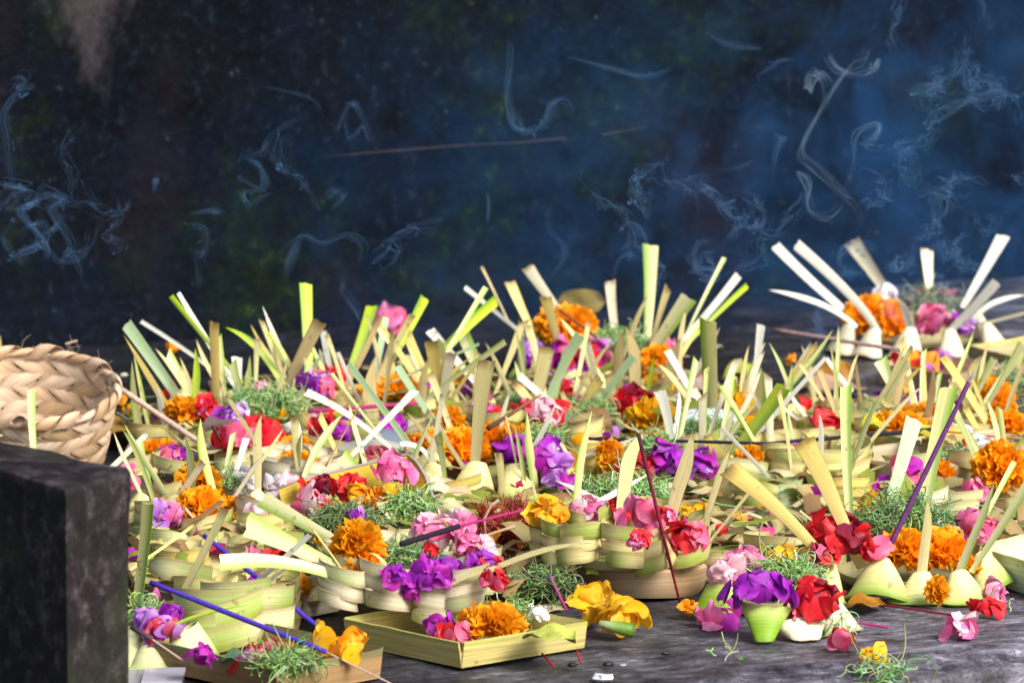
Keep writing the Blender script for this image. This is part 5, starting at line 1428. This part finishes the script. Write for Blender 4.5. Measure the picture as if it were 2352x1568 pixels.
# ------------------------------------------------------------------ incense smoke
def vol_mat(name, dens, colr, aniso=0.1, noisy=None):
    m, nt, ns, ls = mat(name)
    pv = nd(ns, 'ShaderNodeVolumePrincipled')
    pv.inputs['Color'].default_value = (*colr, 1); pv.inputs['Density'].default_value = dens; pv.inputs['Anisotropy'].default_value = aniso
    if noisy:
        tc = nd(ns, 'ShaderNodeTexCoord')
        n0 = nd(ns, 'ShaderNodeTexNoise'); n0.inputs['Scale'].default_value = noisy['warp']; n0.inputs['Detail'].default_value = 2
        ls.new(tc.outputs['Object'], n0.inputs['Vector'])
        vm = nd(ns, 'ShaderNodeVectorMath', operation='MULTIPLY_ADD'); vm.inputs[1].default_value = (noisy['amt'],) * 3
        ls.new(n0.outputs['Color'], vm.inputs[0]); ls.new(tc.outputs['Object'], vm.inputs[2])
        n1 = nd(ns, 'ShaderNodeTexNoise'); n1.inputs['Scale'].default_value = noisy['scale']; n1.inputs['Detail'].default_value = 4; n1.inputs['Roughness'].default_value = 0.6; n1.inputs['Distortion'].default_value = 1.4
        ls.new(vm.outputs[0], n1.inputs['Vector'])
        mr = nd(ns, 'ShaderNodeMapRange'); mr.interpolation_type = 'SMOOTHSTEP'
        mr.inputs[1].default_value = noisy['lo']; mr.inputs[2].default_value = noisy['hi']; mr.inputs[4].default_value = dens
        ls.new(n1.outputs[0], mr.inputs[0])
        # density grows toward the object's +X end and thins at its faces (a plume drifting off)
        sx = nd(ns, 'ShaderNodeSeparateXYZ'); ls.new(tc.outputs['Generated'], sx.inputs[0])
        def edge(sock, a, b):
            e_ = nd(ns, 'ShaderNodeMapRange'); e_.interpolation_type = 'SMOOTHSTEP'; e_.inputs[1].default_value = a; e_.inputs[2].default_value = b; ls.new(sock, e_.inputs[0]); return e_.outputs[0]
        def mul(a, b):
            x = nd(ns, 'ShaderNodeMath', operation='MULTIPLY'); ls.new(a, x.inputs[0]); ls.new(b, x.inputs[1]); return x.outputs[0]
        k0 = nd(ns, 'ShaderNodeMapRange'); k0.inputs[1].default_value = 0.2; k0.inputs[2].default_value = 0.62; k0.inputs[3].default_value = 0.10; ls.new(sx.outputs['X'], k0.inputs[0])
        k = mul(mul(edge(sx.outputs['X'], 0.0, 0.08), k0.outputs[0]), edge(sx.outputs['Z'], 1.05, 0.4))
        k = mul(k, mul(edge(sx.outputs['X'], 1.0, 0.9), edge(sx.outputs['Y'], 0.0, 0.2)))
        ls.new(mul(k, mr.outputs[0]), pv.inputs['Density'])
    o = nd(ns, 'ShaderNodeOutputMaterial'); ls.new(pv.outputs[0], o.inputs['Volume'])
    return m
M_WISP = vol_mat('smoke_wisp', 70.0, (0.45, 0.70, 1.0))
M_WISP2 = vol_mat('smoke_wisp_thin', 30.0, (0.26, 0.54, 1.0))
M_CLOUD = vol_mat('smoke_cloud', 1.6, (0.07, 0.34, 0.95), noisy=dict(warp=7, amt=0.22, scale=9, lo=0.40, hi=0.72))

def smooth(pts, n=8):
    out = []
    P = [pts[0]] + pts + [pts[-1]]
    for i in range(1, len(P) - 2):
        a, b, c, d = P[i - 1], P[i], P[i + 1], P[i + 2]
        for k in range(n):
            t = k / n
            out.append(0.5 * ((2 * b) + (c - a) * t + (2 * a - 5 * b + 4 * c - d) * t * t + (3 * b - a - 3 * c + d) * t ** 3))
    out.append(pts[-1]); return out
def wisp(mb, pts, wid, th, seed):
    """flattened closed filament of smoke; pts are world points"""
    pts = smooth(pts, 7); m = len(pts); n = 8
    r = random.Random(seed); ph = r.uniform(0, 6); ph2 = r.uniform(0, 6)
    V = []; fs = []
    a = Vector((0.3, 1, 0.1)).normalized()
    for i in range(m):
        t = (pts[min(i + 1, m - 1)] - pts[max(i - 1, 0)]).normalized()
        q = Vector((math.cos(ph + i * 0.13), math.sin(ph + i * 0.13), 0.3))
        x = (q - t * q.dot(t)).normalized(); y = t.cross(x)
        f = math.sin(math.pi * (i + 0.4) / m) ** 0.6
        w = wid * f * (0.65 + 0.35 * math.sin(ph2 + i * 0.35)); h = th * f
        for j in range(n):
            an = 2 * math.pi * j / n
            V.append(pts[i] + x * math.cos(an) * w + y * math.sin(an) * h)
    for i in range(m - 1):
        for j in range(n):
            k = (j + 1) % n; fs.append((i * n + j, i * n + k, (i + 1) * n + k, (i + 1) * n + j))
    fs.append(tuple(range(n - 1, -1, -1))); fs.append(tuple((m - 1) * n + j for j in range(n)))
    mb.add(V, fs, [(1, 1, 1)] * len(V))
def plume(paths, wid, th, y, label, matr, par=3, spread=0.006, seed=1):
    r = random.Random(seed)
    mb = MB(); par = par + 5; wid *= 0.55; th *= 0.7; spread *= 0.8
    for pi, path in enumerate(paths):
        base = [atY(u, v, y + 0.02 * math.sin(i * 1.3 + pi)) for i, (u, v) in enumerate(path)]
        for k in range(par):
            o_ = Vector((r.uniform(-1, 1), r.uniform(-2, 2), r.uniform(-1, 1))) * spread * (k > 0)
            pp = [p + o_ * (0.3 + 0.7 * i / len(base)) + Vector((r.uniform(-1, 1), r.uniform(-1, 1), r.uniform(-1, 1))) * spread * 0.45 * (k > 0) for i, p in enumerate(base)]
            wisp(mb, pp, wid * r.uniform(0.5, 1.3) * (1 if k == 0 else r.choice((0.4, 0.6, 1.2, 3.5))), th * (1 if k == 0 else 0.7), seed * 50 + pi * 7 + k)
    o = mb.build('smoke_plume', matr)
    tag(o, label, kind='stuff'); return o
YB = 0.95
plume([[(1980, 520), (1960, 470), (1936, 445), (1880, 395), (1842, 350), (1855, 300), (1890, 245), (1916, 205), (1950, 160), (1985, 140), (1996, 115)],
       [(1916, 205), (1905, 180), (1885, 170), (1870, 190), (1862, 210), (1862, 180), (1880, 168), (1898, 190), (1900, 225)],
       [(1950, 160), (1920, 155), (1905, 130), (1925, 155), (1960, 168), (2000, 160), (2015, 140), (2005, 165), (1985, 168)],
       [(1936, 445), (1960, 380), (1965, 320), (1990, 295), (2020, 290), (2010, 320), (1985, 330), (2000, 345), (2060, 350)],
       [(1840, 420), (1838, 395), (1855, 425), (1860, 480), (1900, 500), (1940, 470)]],
      0.0022, 0.0009, YB, 'main curling smoke strand rising left of the far offering', M_WISP, par=3, spread=0.008, seed=2)
def rand_paths(r, n, box, steps=8, step=28, rise=0.6):
    out = []
    for k in range(n):
        u, v = r.uniform(box[0], box[2]), r.uniform(box[1], box[3]); an = r.uniform(0, 6.28); cur = r.uniform(-0.9, 0.9); P = []
        for i in range(steps + r.randrange(4)):
            P.append((u, v)); an += cur + r.uniform(-0.5, 0.5)
            if r.random() < 0.2: cur = r.uniform(-1.1, 1.1)
            u += math.cos(an) * step * r.uniform(.6, 1.3); v += math.sin(an) * step * r.uniform(.6, 1.3) - step * rise * 0.4
        out.append(P)
    return out
r = random.Random(5)
plume(rand_paths(r, 14, (1950, 420, 2340, 680), 8, 20), 0.0045, 0.0008, YB + 0.02, 'tangle of fine smoke threads directly above the far right offering', M_WISP2, 3, 0.012, 3)
plume(rand_paths(r, 9, (2050, 60, 2340, 420), 8, 26), 0.006, 0.0009, YB + 0.05, 'thin smoke threads in the upper right corner', M_WISP2, 2, 0.015, 4)
plume(rand_paths(r, 9, (1380, 480, 1760, 720), 8, 22), 0.005, 0.0009, YB - 0.05, 'smoke threads swirling behind the middle back blades', M_WISP2, 3, 0.012, 5)
plume([[(1420, 530), (1440, 512), (1470, 530), (1490, 560)], [(1410, 640), (1420, 600), (1450, 580), (1445, 600)], [(1170, 90), (1172, 140), (1165, 220), (1180, 280), (1210, 300), (1250, 280), (1268, 235), (1300, 230), (1315, 265)],
       [(1780, 410), (1785, 350), (1798, 315), (1790, 340), (1782, 375)], [(1645, 390), (1690, 385), (1730, 370)], [(1250, 650), (1290, 600), (1290, 560), (1260, 530), (1255, 470)],
       [(1620, 70), (1680, 100), (1750, 110)], [(1300, 130), (1400, 160), (1480, 175), (1540, 160)], [(1740, 180), (1780, 145), (1820, 135)]],
      0.0035, 0.0009, YB, 'separate smoke strands drifting across the middle of the wall', M_WISP2, 3, 0.006, 6)
plume([[(10, 480), (30, 450), (60, 430), (10, 420), (60, 425)], [(0, 485), (50, 478), (80, 470), (40, 490), (100, 560), (95, 600)], [(50, 500), (30, 420), (20, 330), (12, 260), (40, 215), (58, 185), (40, 175), (15, 200)],
       [(80, 460), (110, 440), (145, 455), (120, 470)], [(20, 600), (60, 575), (100, 555), (90, 500)], [(140, 620), (150, 580), (170, 580), (190, 640)], [(110, 480), (150, 530), (165, 570)]],
      0.0055, 0.0010, YB - 0.25, 'blue smoke column near the left edge', M_WISP2, 3, 0.009, 7)
plume([[(545, 375), (565, 355), (600, 350), (620, 320), (655, 285), (700, 270)], [(690, 535), (680, 560), (665, 600), (650, 650)], [(640, 580), (695, 545), (740, 560), (800, 540), (835, 570), (825, 610)],
       [(770, 310), (790, 260), (805, 235), (825, 255), (850, 325)], [(790, 260), (800, 320), (830, 290), (845, 330)], [(565, 360), (600, 380), (605, 430), (550, 400)], [(755, 460), (770, 435), (790, 450), (770, 470)],
       [(430, 490), (480, 483), (510, 490)], [(350, 440), (358, 412), (352, 430)], [(795, 640), (790, 670), (815, 710), (830, 730)], [(1118, 515), (1120, 470), (1115, 440)], [(600, 200), (660, 210), (720, 230), (735, 262)]],
      0.0032, 0.0009, YB - 0.1, 'fine blue smoke strands over the left half of the wall', M_WISP2, 3, 0.006, 8)
plume(rand_paths(r, 12, (40, 420, 900, 700), 8, 24), 0.0035, 0.0006, YB - 0.15, 'very faint smoke threads low over the left of the wall', M_WISP2, 2, 0.01, 9)
plume([[(1870, 830), (1850, 800), (1865, 770), (1890, 760), (1900, 790), (1880, 810)], [(1880, 800), (1885, 760), (1875, 730), (1885, 700)]], 0.004, 0.0008, 0.75, 'small smoke curl before the far right offering', M_WISP2, 3, 0.006, 10)
plume([[(560, 880), (575, 840), (600, 815), (640, 790), (650, 770), (640, 790)]], 0.004, 0.0008, 0.6, 'small smoke curl among the left blades', M_WISP2, 2, 0.006, 11)
# soft drifting cloud between the offerings and the wall
mb = MB(); mb.box((0, 0, 0), (1.0, 0, 0), (0, 0.16, 0), (0, 0, 0.27), (1, 1, 1))
cl = mb.build('smoke_cloud', M_CLOUD, smooth=False)
cl.location = WA + wd * 0.75 + wnrm * 0.24 + Vector((0, 0, 0.25)); cl.rotation_euler = wall.rotation_euler
tag(cl, 'soft blue incense smoke drifting before the wall at the right', kind='stuff')
